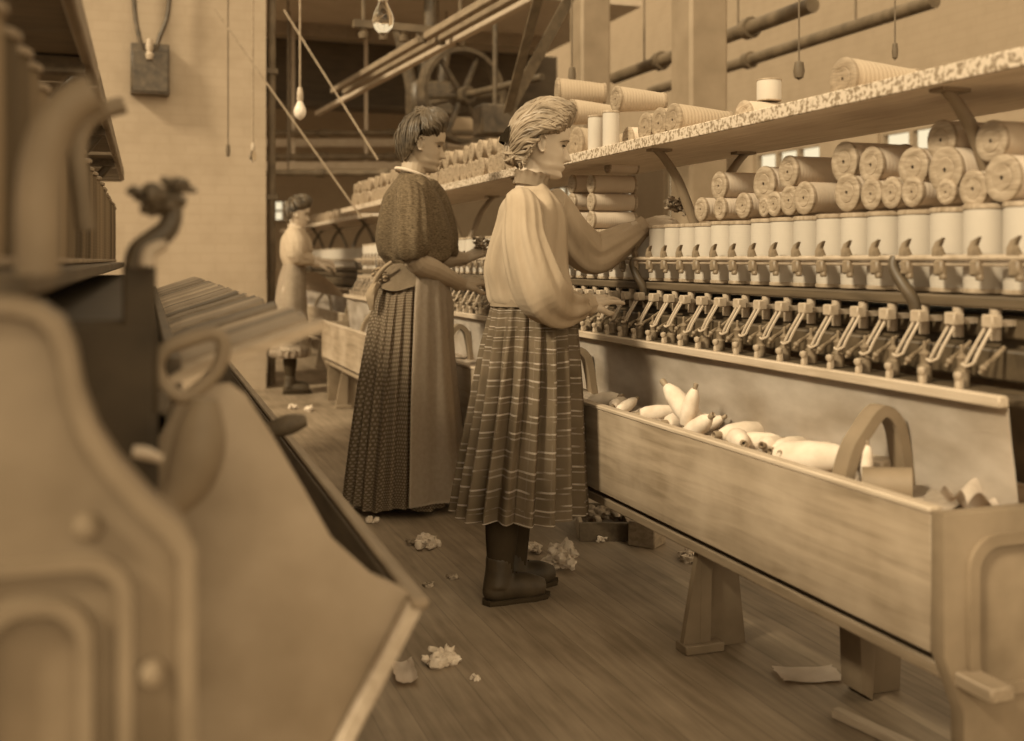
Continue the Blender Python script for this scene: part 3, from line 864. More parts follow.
# per-spindle fittings of the near frame
def fittings(root, xo, y0, n, pitch):
    def place(src, y):
        c = src.copy(); COL.objects.link(c); c.parent = root; c.location = (0, y - y0, 0); return c
    b = ORG[root.name]
    blk = obj('guide_block', MB().box((1.545 + xo, y0, .884), (.026, .030, .026), bev=.003).box((1.575 + xo, y0 + .002, .880), (.05, .012, .012)).tube([(1.582 + xo, y0 + .03, .845), (1.582 + xo, y0 + .03, .905)], .011, 10), 'brass', root)
    wires = obj('thread_guide', MB().tube([(1.540 + xo, y0 - .008, .876), (1.512 + xo, y0 - .004, .83), (1.502 + xo, y0 + .0, .806)], .0035, 6, res=3).tube([(1.540 + xo, y0 + .008, .876), (1.515 + xo, y0 + .020, .825), (1.508 + xo, y0 + .030, .80)], .0035, 6, res=3)
                .tube([(1.502 + xo, y0, .806), (1.494 + xo, y0 + .01, .800), (1.496 + xo, y0 + .024, .803), (1.508 + xo, y0 + .03, .80)], .003, 6, res=3), 'brass', root)
    spn = obj('spindle', MB().lathe([(0, -.03), (.014, -.03), (.015, .0), (.009, .006), (.009, .02), (.012, .026), (.004, .034), (.004, .05), (0, .052)], 12, Matrix.Translation((1.515 + xo, y0 + .045, .787))), 'dullfit', root)
    lev = obj('stop_lever', MB().tube([(1.565 + xo, y0 - .01, .835), (1.53 + xo, y0 - .02, .815), (1.503 + xo, y0 - .03, .805), (1.492 + xo, y0 - .026, .79)], [.004, .0045, .005, .003], 8, res=3).sphere((1.497 + xo, y0 - .03, .80), .007, seg=8, rings=6), 'dullfit', root)
    peg = obj('rail_peg', MB().lathe([(.006, 0), (.006, .012), (.004, .016), (.009, .024), (.008, .031), (0, .034)], 10, Matrix.Translation((1.484 + xo, y0 + .02, .756))).box((1.488 + xo, y0 + .02, .768), (.006, .012, .02)), 'brass', root)
    clip = obj('rail_clip', MB().prism([(y0 - .066, 1.004), (y0 - .030, 1.004), (y0 - .030, 1.022), (y0 - .040, 1.037), (y0 - .060, 1.045), (y0 - .051, 1.028)], 'yz', 1.550 + xo, 1.560 + xo, .001), 'dullfit', root)
    lug = obj('rail_lug', MB().box((1.555 + xo, y0 - .05, .984), (.018, .026, .032), bev=.004).box((1.553 + xo, y0 - .06, .966), (.012, .016, .012), bev=.003), 'dullfit', root)
    for i in range(1, n):
        for s in (blk, wires, spn, lev, peg, clip, lug):
            c = place(s, y0 + pitch * i)
            if s in (wires, spn, lev): c.location += Vector((RND.uniform(-.004, .004), RND.uniform(-.012, .012), RND.uniform(-.006, .005)))
fittings(near_frame, 0, Y0F, 60, PITCH)

# raised flap along the far frame
fl = MB().sheet(lambda s, t: (1.44 + .22 * s, 8.72 + 4.8 * t, .90 - .20 * s + .02 * math.sin(s * 3)), 4, 10, .012)
obj('lifted_flap', fl, 'palewood', far_frame)
pl = spool_proto('yarn_spool', 'pale spool', 'spool', 'yarn', 'flange', UPR, UPH)
for i in range(30):
    lab, g = 'pale upright spool in the creel row of the farther frame', 'upright spools of the farther frame'
    pos = (UPX + .32, 8.85 + .155 * i, UPZ)
    if i == 0: pl.location = pos; tag(pl, lab, None, g)
    else: dup(pl, pos, (0, 0, RND.uniform(0, 6)), None, lab, g)

# spools on the shelf: two dense layers along its far part
gs = 'spools crowded on the far part of the shelf'
def shelf_row(x, y0, y1, pitch, z, r, lab, proto=proto_sh, jit=.012):
    y = y0
    while y < y1:
        k = r * RND.uniform(.92, 1.06)
        dup(proto, (x + RND.uniform(-.012, .012), y, z + k), (0, pi / 2, RND.uniform(-.1, .1)), (k / .055, k / .055, .95), lab, gs)
        y += pitch + RND.uniform(-jit, jit)
lying(842, 64, 43, 'big tapered cream spool lying alone on the right of the shelf', 'spools on the near part of the shelf', X=1.585, L=.21, proto=proto_sh, rest=SHZ)
shelf_row(1.545, 4.30, 7.9, .104, SHZ, .049, 'lower-layer spool in the dense rows on the shelf behind the women')
shelf_row(1.56, 4.35, 7.9, .135, SHZ + .092, .045, 'upper-layer spool in the dense rows on the shelf behind the women')
shelf_row(1.865, 8.7, 13.2, .12, SHZ, .049, 'spool in the blurred row on the farther frame shelf')
gn = 'spools on the near part of the shelf'
lying(672, 111, 33, 'foremost of three dark-rimmed spools lying in a row on the shelf, ribbed cream body', gn, X=1.56, L=.2, proto=proto_sh, rest=SHZ)
lying(658, 115, 32, 'middle of three dark-rimmed spools lying in a row on the shelf', gn, X=1.56, L=.2, proto=proto_sh, rest=SHZ)
lying(644, 118, 30, 'third dark-rimmed spool of the row on the shelf, next to the upright spools', gn, X=1.56, L=.19, proto=proto_sh, rest=SHZ)
lying(615, 99, 26, 'spool with ringed end lying across the tops of the two upright shelf spools', gn, X=1.60, L=.19, proto=proto_sh)
lying(556, 93, 30, 'high cream spool lying just right of the girl\'s hair', gn, X=1.62, L=.2, proto=proto_sh, yaw=-.25)
lying(570, 112, 26, 'cream spool between two others just right of the girl\'s forehead', gn, X=1.62, L=.19, proto=proto_sh)
lying(575, 130, 34, 'cream spool on the shelf half hidden by the girl\'s forehead', gn, X=1.60, L=.2, proto=proto_sh, rest=SHZ)
lying(627, 126, 24, 'small cream spool lying behind the upright shelf spools', gn, X=1.62, L=.14, proto=proto_ly, rest=SHZ)
pc_ = p = at_x(769, 90, 1.79)
dup(proto_ly, (1.70, p.y, SHZ + .046), (0, pi / 2, 0), (.98, .98, .95), 'cream spool lying at the back of the shelf under a capped upright spool', gn)
for u, lab in ((596, 'left one of two slim white spools standing upright on the shelf'), (611, 'right one of two slim white spools standing upright on the shelf')):
    p = at_x(u, 140, 1.56); dup(proto_up, (p.x, p.y, SHZ), (0, 0, 1), (.62, .62, .74), lab, gn)
dup(proto_up, (pc_.x, pc_.y, SHZ + .093), (0, 0, 2), (.78, .78, .36), 'short white spool with a dark cap standing high at the back of the shelf', gn)

# ------------------------------------------------------------------ bobbins and odds and ends in the trough
def bobbin_proto():
    r = thing('bobbin', 'white bobbin', 'bobbin', (0, 0, 0))
    obj('yarn', MB().lathe([(.006, .0), (.020, .004), (.0265, .022), (.028, .06), (.022, .105), (.012, .128), (.006, .132)], 18), 'bobyarn', r)
    obj('core', MB().lathe([(0, -.022), (.009, -.022), (.011, -.016), (.010, .004), (.0075, .128), (.0085, .146), (.006, .150), (.003, .146), (.003, .13)], 14), 'flange_dark', r)
    return r
bob = bobbin_proto()
gb = 'bobbins lying in the trough'
spots = [(592, 401, (1.3, .2, .4), 'white bobbin farthest along the trough, just right of the skirt', 1.0), (608, 404, (1.5, .3, 2.3), 'dark-tipped bobbin second right of the plaid skirt', .8),
         (622, 406, (1.2, 0, 2.0), 'small bobbin third right of the plaid skirt', .7), (637, 414, (1.45, 0, 1.2), 'pale bobbin lying low left of the leaning tall bobbin', .9),
         (660, 428, (-.7, -.45, 0), 'tall white bobbin leaning up in the middle of the trough', 1.15), (676, 426, (.3, .1, 0), 'dark-tipped bobbin standing upright beside the leaning tall one', .85),
         (694, 428, (.95, .25, 0), 'bobbin tilted against the apron right of the standing one', 1.0), (706, 421, (1.4, 0, .6), 'bobbin lying behind the long white bobbin pile', 1.0),
         (722, 419, (1.55, 0, 1.8), 'white bobbin with dark end lying highest in the pile', 1.0), (700, 437, (1.5, 0, -1.35), 'long white bobbin lying along the rim', 1.25),
         (742, 423, (1.0, .4, .4), 'small bobbin propped at the back of the pile', .75), (745, 452, (1.5, 0, -1.1), 'pale bobbin lying along the rim below the pile', 1.1),
         (765, 441, (1.45, 0, .9), 'cream bobbin lying right of the pile', .9), (790, 447, (1.35, 0, -.9), 'bright white bobbin left of the arched bracket', 1.1),
         (812, 458, (1.45, 0, .55), 'big white bobbin sloping down toward the arched bracket', 1.45),
         (778, 456, (1.5, 0, -1.5), 'second pale bobbin along the rim, just left of the big sloping one', 1.1), (728, 441, (1.5, 0, -.4), 'bobbin lying in the gap right of the long white one', 1.05), (857, 479, (.1, 0, 0), 'stubby white bobbin standing by the foot of the arch', .55)]
for i, (u, v, rot, lab, s) in enumerate(spots):
    p = at_z(u, v, .562); s *= .95
    p.x = min(max(p.x, 1.40), 1.475)
    if rot[0] > .9: p = p - Matrix.Rotation(rot[2], 3, 'Z') @ Matrix.Rotation(rot[0], 3, 'X') @ Vector((0, 0, .066 * s))
    Rm = Matrix.Rotation(rot[2], 3, 'Z') @ Matrix.Rotation(rot[1], 3, 'Y') @ Matrix.Rotation(rot[0], 3, 'X')
    xs = [p.x + (Rm @ Vector((0, 0, q))).x * s for q in (-.022, .02, .06, .15)]
    p.x += max(0, 1.374 - min(xs)); p.x -= max(0, max(xs) - 1.495)
    p.x = max(p.x, 1.374)
    if i == 0: bob.location = p; bob.rotation_euler = rot; bob.scale = (s,) * 3; tag(bob, lab, None, gb)
    else: dup(bob, p, rot, (s,) * 3, lab, gb)
# hidden layers that carry the visible bobbins: raw cotton filling
def lump(mb, c, r, n=5, seed=0, flat=.6):
    rr = random.Random(seed)
    for k in range(int(n * 2.2)):
        o = Vector((rr.gauss(0, .42), rr.gauss(0, .42), rr.uniform(0, .9) * flat)) * r
        s = r * rr.uniform(.2, .42)
        st = len(mb.bm.verts)
        mb.sphere(Vector(c) + o, (s, s, s * .8), seg=12, rings=8)
        mb.bm.verts.ensure_lookup_table()
        for v in mb.bm.verts[st:]:
            dd = noise.noise(v.co * (1.6 / r) + Vector((seed, 0, 0))) + .6 * noise.noise(v.co * (5.5 / r))
            v.co += (v.co - Vector(c) - o).normalized() * dd * s * .95
    return mb
def bed(s, t):
    y = 1.64 + 4.6 * t
    return (1.347 + .245 * s, y, .526 + .016 * noise.noise(Vector((s * 3, y * 9, 0))) + .02 * math.sin(s * pi) + .012 * noise.noise(Vector((s * 9, y * 30, 5))))
tag(obj('cotton_waste', MB().sheet(bed, 12, 240, .02), 'cotton', origin=(1.47, 1.7, .5)), 'loose cotton waste bedding the bobbins in the trough', 'cotton', kind='stuff')
ca = at_z(862, 484, .555); cb_ = at_z(912, 487, .555)
cd = (cb_ - ca).normalized()
mb = MB(); mb.tube([ca, ca + (cb_ - ca) * .97], [.030, .034], 24, cap=False)
mt = MB()
rows = [[ca + (cb_ - ca) * t + (Vector((0, 0, 1)) * math.cos(a) + cd.cross(Vector((0, 0, 1))) * math.sin(a)) * r for a in [2 * pi * j / 28 for j in range(28)]] for t, r in ((0, .0), (0, .034), (1, .038), (1, .034), (.1, .030), (.1, 0))]
mt.rings(rows, True, False)
tag(obj('metal_can', mt, 'leftiron', origin=ca), 'open metal can lying on its side at the near end of the trough', 'can')
mb.bm.free()
q = at_z(884, 472, .56)
tag(obj('wood_block', MB().box((1.47, q.y, .565), (.07, .05, .05), Matrix.Rotation(.5, 3, 'Z'), bev=.004), 'palewood', origin=(1.47, q.y, .54)), 'pale wooden block under the arched bracket', 'block')
q = at_z(985, 497, .56)
tag(obj('rag', MB().sheet(lambda s, t: (1.425 + .085 * s, 1.59 + .07 * t + .01 * s, .562 + .018 * math.sin(s * 5 + t * 3) + .012 * math.sin(t * 9)), 14, 14, .006), 'paper', origin=(1.47, 1.65, .55)), 'crumpled pale rag at the near end of the trough', 'rag')

# ------------------------------------------------------------------ floor litter
def tuft(u, v, rpx, label, mat='cotton', name='cotton_tuft', flat=.7, n=9, cat='cotton', z0=0.3):
    p = at_z(u, v, 0); d = p.x * SA + p.y * CA; r = rpx * d / FPX
    seed = int(u * 3 + v)
    tag(obj(name, lump(MB(), (p.x, p.y, r * z0), r, n, seed, flat), mat, origin=(p.x, p.y, 0)), label, cat, 'cotton tufts on the floor')
tuft(562, 570, 15, 'large fluffy cotton tuft on the floor right of the girl\'s boots', n=22, flat=1.3)
tuft(535, 553, 8, 'small cotton tuft just right of the girl\'s stockings', n=12)
tuft(428, 546, 14, 'flat cotton tuft on the floor between the woman and the left machine', flat=.35, n=10, z0=.15)
tuft(414, 545, 8, 'greyish cotton tuft at the left of the flat pale one', mat='lint', flat=.4, z0=.15)
tuft(482, 519, 7, 'thin cotton wisp under the hem of the plaid skirt', flat=.4, z0=.15)
tuft(449, 504, 5, 'tiny cotton wisp at the foot of the dotted skirt', z0=.2)
tuft(540, 520, 10, 'cotton tuft by the open tray\'s left end', n=9)
tuft(446, 661, 17, 'bright cotton scrap in the middle of the near floor', flat=.3, n=12, z0=.12)
tuft(476, 680, 6, 'small cotton speck on the near floor right of the bright scrap', flat=.3, z0=.12)
tuft(690, 560, 12, 'cotton wisp lying under the trough behind the iron leg', flat=.3, n=8, z0=.15)
tuft(601, 542, 5, 'small cotton speck in front of the open tray', z0=.2)
tuft(355, 507, 9, 'cotton wisp left of the dotted skirt hem', flat=.3, z0=.12)
tuft(370, 522, 7, 'faint cotton wisp beneath the left end of the dotted skirt', flat=.3, z0=.12)
tuft(430, 586, 6, 'faint lint flake in the aisle below the flat tuft', mat='lint', flat=.3, z0=.12)
tuft(452, 578, 6, 'faint lint flake in the aisle left of the girl\'s boots', mat='lint', flat=.3, z0=.12)
tuft(310, 411, 6, 'pale cotton speck on the sunlit floor, right one of two', flat=.4, z0=.2)
tuft(292, 409, 5, 'pale cotton speck on the sunlit floor, left one of two', flat=.4, z0=.2)
def scrap(u, v, wpx, hpx, label, rot=0.0, curl=.02, seed=1, name='paper_scrap'):
    p = at_z(u, v, 0); d = p.x * SA + p.y * CA; w = wpx * d / FPX; l = hpx * d / FPX * d
    def fn(s, t):
        x = (s - .5) * w; y = (t - .5) * l
        z = .004 + curl * (abs(s - .5) * 2) ** 2 + .4 * curl * (1 + noise.noise(Vector((s * 3 + seed, t * 3, 0))))
        ed = .06 * noise.noise(Vector((s * 5, t * 5, seed)))
        q = RGT * (x * math.cos(rot) - y * math.sin(rot) + ed * w) + FWD * (x * math.sin(rot) + y * math.cos(rot) + ed * l)
        return (p.x + q.x, p.y + q.y, z)
    tag(obj(name, MB().sheet(fn, 14, 10, .0015), 'paper', origin=(p.x, p.y, 0)), label, 'paper')
scrap(808, 677, 62, 15, 'torn white paper scrap on the floor in front of the near iron leg', .05, .005, 3)
scrap(404, 676, 22, 22, 'folded pale paper scrap on the floor beside the left machine', .2, .012, 7)
scrap(387, 650, 12, 8, 'tiny paper bit against the left machine\'s trough', .5, .012, 9)
# open wooden tray, block and stick
ta, tb, tc_ = at_z(579, 541, 0), at_z(631, 541, 0), at_z(549, 521, 0)
tr = thing('wooden_tray', 'shallow wooden tray filled with lint on the floor behind the girl', 'tray', (ta + tc_) / 2)
ux = (tb - ta).normalized(); uy = (tc_ - ta); uy = (uy - ux * uy.dot(ux)); LY = uy.length * 1.05; uy.normalize(); LX = (tb - ta).length; HT = .066
rotm = Matrix((ux, uy, Vector((0, 0, 1)))).transposed()
cen = ta + ux * LX / 2 + uy * LY / 2
obj('tray_front', MB().box(ta + ux * LX / 2 + Vector((0, 0, HT / 2)), (LX, .014, HT), rotm, .002), 'darkwood', tr)
obj('tray_back', MB().box(ta + ux * LX / 2 + uy * LY + Vector((0, 0, HT / 2)), (LX, .014, HT), rotm, .002), 'darkwood', tr)
for s in (0.007, LX - .007): obj('tray_side', MB().box(ta + ux * s + uy * LY / 2 + Vector((0, 0, HT / 2)), (.014, LY, HT), rotm, .002), 'midwood', tr)
obj('tray_bottom', MB().box(cen + Vector((0, 0, .008)), (LX - .02, LY - .02, .01), rotm), 'darkwood', tr)
mb = MB()
for k in range(4): lump(mb, cen + ux * (LX * (-.3 + .2 * k)) + Vector((0, 0, HT - .012)), .055, 6, 40 + k, .5)
tag(obj('lint_heap', mb, 'lint', origin=cen), 'soft lint heaped inside the shallow wooden tray', 'lint', kind='stuff')
ba, bb = at_z(640, 546, 0), at_z(667, 550, 0)
d_ = (bb - ba).normalized(); rotm2 = Matrix((d_, Vector((-d_.y, d_.x, 0)), Vector((0, 0, 1)))).transposed()
tag(obj('wood_block', MB().box((ba + bb) / 2 + Vector((0, .05, .043)), ((bb - ba).length, .1, .086), rotm2, .004), 'midwood', origin=(ba + bb) / 2), 'squat dark wooden block right of the lint tray', 'block')
sa, sb_ = at_z(835, 712, .012), at_z(885, 735, .012)
tag(obj('stick', MB().bar(sa, sb_ + (sb_ - sa) * .8, .025, .02, bev=.002), 'palewood', origin=sa), 'pale wooden stick on the floor at the near bottom edge', 'stick')
# ------------------------------------------------------------------ the near machine on the left
LF = thing('spinning_frame', 'blurred cast iron end of the spinning frame filling the left foreground', 'spinning machine', (0.1, 0.95, 0), rotz=math.radians(-0.98))
def px_y(lst, y): 
    return [(p.x, p.z) for p in (at_y(u, v, y) for u, v in lst)]
YC = 0.95
out = [(195, 800), (195, 545), (182, 522), (150, 496), (118, 460), (97, 428), (82, 388), (74, 345), (62, 318), (40, 303), (12, 297), (-80, 297), (-80, 800)]
fc = obj('front_casting', MB().prism(px_y(out, YC), 'xz', YC, YC + .045, .006), 'leftiron', LF)
inn = [(178, 800), (178, 556), (166, 538), (138, 512), (105, 475), (82, 442), (66, 400), (58, 352), (48, 332), (36, 320), (12, 314), (-80, 314)]
rows = []
for a, b in zip(px_y(out[:12], YC), px_y(inn, YC)):
    rows.append([Vector((a[0], YC, a[1])), Vector((a[0], YC - .012, a[1])), Vector((b[0], YC - .012, b[1])), Vector((b[0], YC, b[1]))])
mb = MB(); mb.rings(rows, True, True); obj('raised_border', mb, 'leftiron', fc)
x0, x1 = at_y(-70, 600, YC).x, at_y(133, 600, YC).x; z1 = at_y(60, 556, YC).z
mb = MB()
for ins, hgt in ((0, .010), (.030, .016)):
    o_ = rrect(x0 + ins, .2, x1 - ins, z1 - ins, .035); i2 = rrect(x0 + ins + .012, .2, x1 - ins - .012, z1 - ins - .012, .028)
    mb.rings([[Vector((p[0], YC, p[1])) for p in o_], [Vector((p[0], YC - hgt, p[1])) for p in o_], [Vector((p[0], YC - hgt, p[1])) for p in i2], [Vector((p[0], YC, p[1])) for p in i2]], True, False)
obj('raised_panel', mb, 'leftiron', fc)
for u, v in ((88, 527), (153, 672)):
    p = at_y(u, v, YC)
    obj('bolt', MB().lathe([(0, 0.016), (.007, .015), (.010, .010), (.012, 0), (.012, -.006), (0, -.006)], 12, Matrix.Translation(p) @ Matrix.Rotation(pi / 2, 4, 'X')), 'leftiron', fc)
YE = 1.45
ep = [(414, 602), (346, 730), (310, 800), (150, 800), (150, 440), (168, 405), (188, 392), (206, 386), (224, 384), (240, 396), (266, 436), (298, 490), (326, 540), (366, 576), (398, 590)]
ep_o = obj('trough_end_panel', MB().prism(px_y(ep, YE), 'xz', YE, YE + .025, .004), 'panel', LF)
A, B = at_y(410, 600, YE), at_y(300, 815, YE)
obj('panel_lip', MB().bar((A.x - .006, YE - .012, A.z), (B.x - .006, YE - .012, B.z), .024, .022, bev=.004), 'palewood', ep_o)
YL = 5.55
mb = MB()
mb.prism([(A.x, A.z), (B.x, B.z), (B.x - .016, B.z), (A.x - .018, A.z)], 'xz', YE - .02, YL)
obj('trough_front', mb, 'darkwood', LF)
obj('trough_rim', MB().bar((A.x - .002, YE - .03, A.z + .004), (A.x - .002, YL, A.z + .004), .024, .016, bev=.004), 'midwood', LF)
obj('trough_bottom', MB().box((B.x - .13, (YE + YL) / 2, B.z + .0), (.26, YL - YE - .06, .02)), 'darkwood', LF)
obj('trough_back', MB().bar((.05, YE + .03, .60), (.05, YL, .60), .02, .55, bev=.003), 'darkwood', LF)
obj('machine_body', MB().box((-.17, 3.45, .56), (.40, 4.2, .74), bev=.01).box((-.17, 3.45, .10), (.3, 4.0, .2)), 'blackiron', LF)
mb = MB(); mb.tube([at_y(u, v, 1.28) for u, v in ((200, 398), (196, 425), (192, 455), (182, 485), (165, 508))], [.014, .026, .030, .026, .016], 14, res=4)
obj('curved_lever', mb, 'leftiron', LF)
mb = MB(); mb.tube([at_y(u, v, 1.22) for u, v in ((128, 452), (142, 454), (158, 460))], [.006, .007, .004], 8, res=3)
obj('small_handle', mb, 'brass', LF)
# lifted wooden lappets in a row: each a rounded board hinged at its inner edge
def lappet(y):
    mb = MB()
    P = [Vector((.045, y, .800)), Vector((.040, y, .835)), Vector((.075, y, .858)), Vector((.15, y, .882)), Vector((.245, y, .912))]
    P, _ = smooth_path(P, [1] * 5, 4); rows = []
    for i, p in enumerate(P):
        t = (P[min(i + 1, len(P) - 1)] - P[max(i - 1, 0)]).normalized(); n = Vector((-t.z, 0, t.x)); w = .029 if i < len(P) - 2 else .022
        rows.append([p + n * .006 + Vector((0, -w, 0)), p + n * .010 + Vector((0, 0, 0)), p + n * .006 + Vector((0, w, 0)), p - n * .006 + Vector((0, w, 0)), p - n * .006 + Vector((0, -w, 0))])
    mb.rings(rows, True, True)
    return mb
first = obj('lappet', lappet(1.50), 'lapp', LF)
for k in range(1, 52):
    c = first.copy(); COL.objects.link(c); c.parent = LF; c.location = (0, .077 * k, 0); c.rotation_euler = (0, RND.uniform(-.015, .015), 0)
mb = MB(); lp = [(158, 388), (150, 368), (158, 350), (182, 340), (208, 334), (217, 345), (212, 368), (196, 386), (176, 398)]
mb.tube([at_y(u, v, 1.40) for u, v in lp + lp[:1]], .009, 10, res=4)
obj('end_loop', mb, 'leftiron', LF)
obj('lappet_rail', MB().tube([(.03, 1.38, .83), (.03, 5.5, .83)], .014, 10), 'iron', LF)
# post with an S-shaped arm carrying a dark lint-caked head
a, b = at_y(116, 262, 1.36), at_y(150, 262, 1.36)
mb = MB(); mb.box(((a.x + b.x) / 2, 1.37, a.z - .09), (b.x - a.x, .035, .18), bev=.004)
po = obj('arm_post', mb, 'blackiron', LF)
obj('curved_arm', MB().tube([at_y(u, v, 1.36) for u, v in ((128, 268), (133, 252), (148, 240), (161, 229), (166, 214), (163, 198))], [.013, .014, .014, .013, .012, .012], 12, res=5), 'iron', LF)
obj('curved_hook', MB().tube([at_y(u, v, 1.33) for u, v in ((141, 266), (143, 254), (150, 248), (161, 244))], [.009, .009, .008, .006], 10, res=4), 'brass', LF)
mb = MB()
for u, v, r in ((152, 212, .026), (164, 196, .020), (172, 194, .015), (146, 203, .016)): lump(mb, at_y(u, v, 1.36), r, 8, u, 1.0)
obj('lint_head', mb, M['iron'], LF)
# creel with its board, rail, and slatted shelf on curved brackets
obj('creel_board', MB().box((-.25, 3.35, .978), (.34, 4.6, .024), bev=.004), 'darkwood', LF)
for k, (lst, y, r) in enumerate((([(36, 275), (36, 235), (37, 195), (42, 158), (54, 126), (72, 104), (95, 92)], 1.0, .018), ([(78, 230), (72, 180), (70, 150), (78, 124), (98, 110), (118, 104)], 1.42, .011))):
    obj('shelf_bracket', MB().tube([at_y(u, v, y) for u, v in lst], r, 12, res=4), 'leftiron', LF)
for y in (2.5, 3.6, 4.7):
    obj('shelf_bracket', MB().tube([(-.235, y, .99), (-.235, y, 1.15), (-.21, y, 1.28), (-.15, y, 1.35), (-.12, y, 1.39)], .016, 10, res=4), 'iron', LF)
mb = MB(); y = .7; k = 0
while y < 5.75:
    w = RND.uniform(.13, .24)
    mb.box((-.47, y + w / 2, 1.41 + RND.uniform(-.006, .006)), (.74, w - .012, .022), Matrix.Rotation(RND.uniform(-.02, .02), 3, 'X'))
    y += w + RND.choice((.004, .004, .03))
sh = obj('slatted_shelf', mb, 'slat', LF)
for y in (1.3, 2.35, 3.5, 4.6):
    obj('shelf_batten', MB().box((-.47, y, 1.385), (.74, .05, .03)), 'darkwood', sh)
for a, b in ((.7, 2.62), (2.66, 4.3), (4.34, 5.7)):
    obj('shelf_edge', MB().box((-.095, (a + b) / 2, 1.412), (.02, b - a, .05), bev=.004), 'midwood', sh)
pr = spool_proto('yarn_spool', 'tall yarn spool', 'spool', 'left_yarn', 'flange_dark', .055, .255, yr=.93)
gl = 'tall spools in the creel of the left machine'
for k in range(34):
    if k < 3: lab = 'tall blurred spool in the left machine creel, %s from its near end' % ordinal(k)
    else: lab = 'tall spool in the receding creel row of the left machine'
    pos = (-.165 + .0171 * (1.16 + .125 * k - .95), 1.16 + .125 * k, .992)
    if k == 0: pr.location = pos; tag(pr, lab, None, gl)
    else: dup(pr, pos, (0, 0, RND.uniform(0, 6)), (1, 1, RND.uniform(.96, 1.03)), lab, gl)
p = at_z(275, 425, .62); p = at_y(272, 424, 1.98)
mb = MB(); mb.tube([at_y(u, v, 2.0) for u, v in ((252, 432), (268, 428), (282, 424), (296, 421))], [.010, .017, .018, .010], 12, res=4)
mb.tube([at_y(u, v, 2.0) for u, v in ((255, 430), (240, 440), (225, 452))], [.01, .009, .009], 8)
obj('rounded_handle', mb, 'darkwood', LF)

# ------------------------------------------------------------------ people
FRONT = [(-.5, .16), (-.475, .265), (-.43, .318), (-.39, .318), (-.355, .298), (-.32, .318), (-.29, .330), (-.25, .315), (-.2, .308), (-.1, .305), (0, .292), (.05, .318), (.1, .333), (.2, .330), (.3, .295), (.38, .235), (.45, .135), (.49, .05), (.5, .0)]
BACK = [(-.5, .02), (-.45, .03), (-.35, .12), (-.25, .25), (-.1, .36), (.05, .415), (.2, .415), (.3, .37), (.38, .29), (.45, .165), (.49, .06), (.5, 0)]
WID = [(-.5, .07), (-.47, .135), (-.42, .185), (-.3, .25), (-.15, .285), (0, .31), (.15, .33), (.25, .325), (.35, .275), (.43, .185), (.48, .085), (.5, 0)]
def lut(tab, z):
    for (a, va), (b, vb) in zip(tab, tab[1:]):
        if z <= b: 
            t = (z - a) / (b - a); t = t * t * (3 - 2 * t) * .5 + t * .5
            return va + (vb - va) * t
    return tab[-1][1]

def head_point(z, ph, off=0.0):
    f, b, w = lut(FRONT, z), lut(BACK, z), lut(WID, z)
    c, s = math.cos(ph), math.sin(ph)
    n = 2.25
    k = (abs(c) ** n + abs(s) ** n) ** (-1 / n)
    x = c * k * (f if c > 0 else b); y = s * k * w
    if c > 0:
        ay = abs(y)
        # nose
        if -.235 < z < .06:
            t = (z - .06) / (-.175 - .06) if z > -.175 else (1 - (-.175 - z) / .06)
            t = max(0, min(1, t)); amp = .125 * t ** 1.25
            sg = .040 + .028 * max(0, min(1, (-.05 - z) / .12))
            x += amp * math.exp(-(ay / sg) ** 2)
        # lips, brow, sockets, cheeks
        x += .026 * math.exp(-((z + .288) / .022) ** 2 - (ay / .10) ** 2) + .024 * math.exp(-((z + .333) / .022) ** 2 - (ay / .085) ** 2)
        x -= .014 * math.exp(-((z + .311) / .010) ** 2 - (ay / .10) ** 2)
        x -= .040 * math.exp(-((z + .0) / .055) ** 2 - ((ay - .145) / .075) ** 2)
        x += .012 * math.exp(-((z - .075) / .04) ** 2 - ((ay - .14) / .11) ** 2)
        x += .014 * math.exp(-((z + .13) / .09) ** 2 - ((ay - .19) / .07) ** 2)
        x += .018 * math.exp(-((z + .43) / .05) ** 2 - (ay / .08) ** 2)
        # upper lid fold
        x += .016 * math.exp(-((z - .012) / .022) ** 2 - ((ay - .145) / .055) ** 2)
    return Vector((x * (1 + off), y * (1 + off), z * (1 + off)))

def head_mesh(mb, H, mt):
    zs = [-.5 + i / 80.0 for i in range(81)]
    rows = []
    for z in zs[0:80]:
        rows.append([mt @ (head_point(z, 2 * pi * (j + .5) / 96) * H) for j in range(96)])
    mb.rings(rows, True, True)
    for s in (1, -1):   # ears
        c = Vector((-.035, s * .315, -.04))
        R_ = Matrix.Rotation(s * .35, 3, 'Z') @ Matrix.Rotation(-.2, 3, 'Y')
        rim = []
        for k in range(15):
            a = -1.9 + 4.6 * k / 14
            rim.append(mt @ ((c + R_ @ Vector((-.062 * math.cos(a) - .012, s * .035, .115 * math.sin(a)))) * H))
        mb.tube(rim, [.018 * H] * 15, 8)
        mb.sphere(mt @ ((c + Vector((-.015, -s * .005, -.01))) * H), (.045 * H, .022 * H, .095 * H), mt.to_3x3() @ R_, 12, 8)
        mb.sphere(mt @ ((c + Vector((.02, s * .01, -.11))) * H), .026 * H, None, 8, 6)

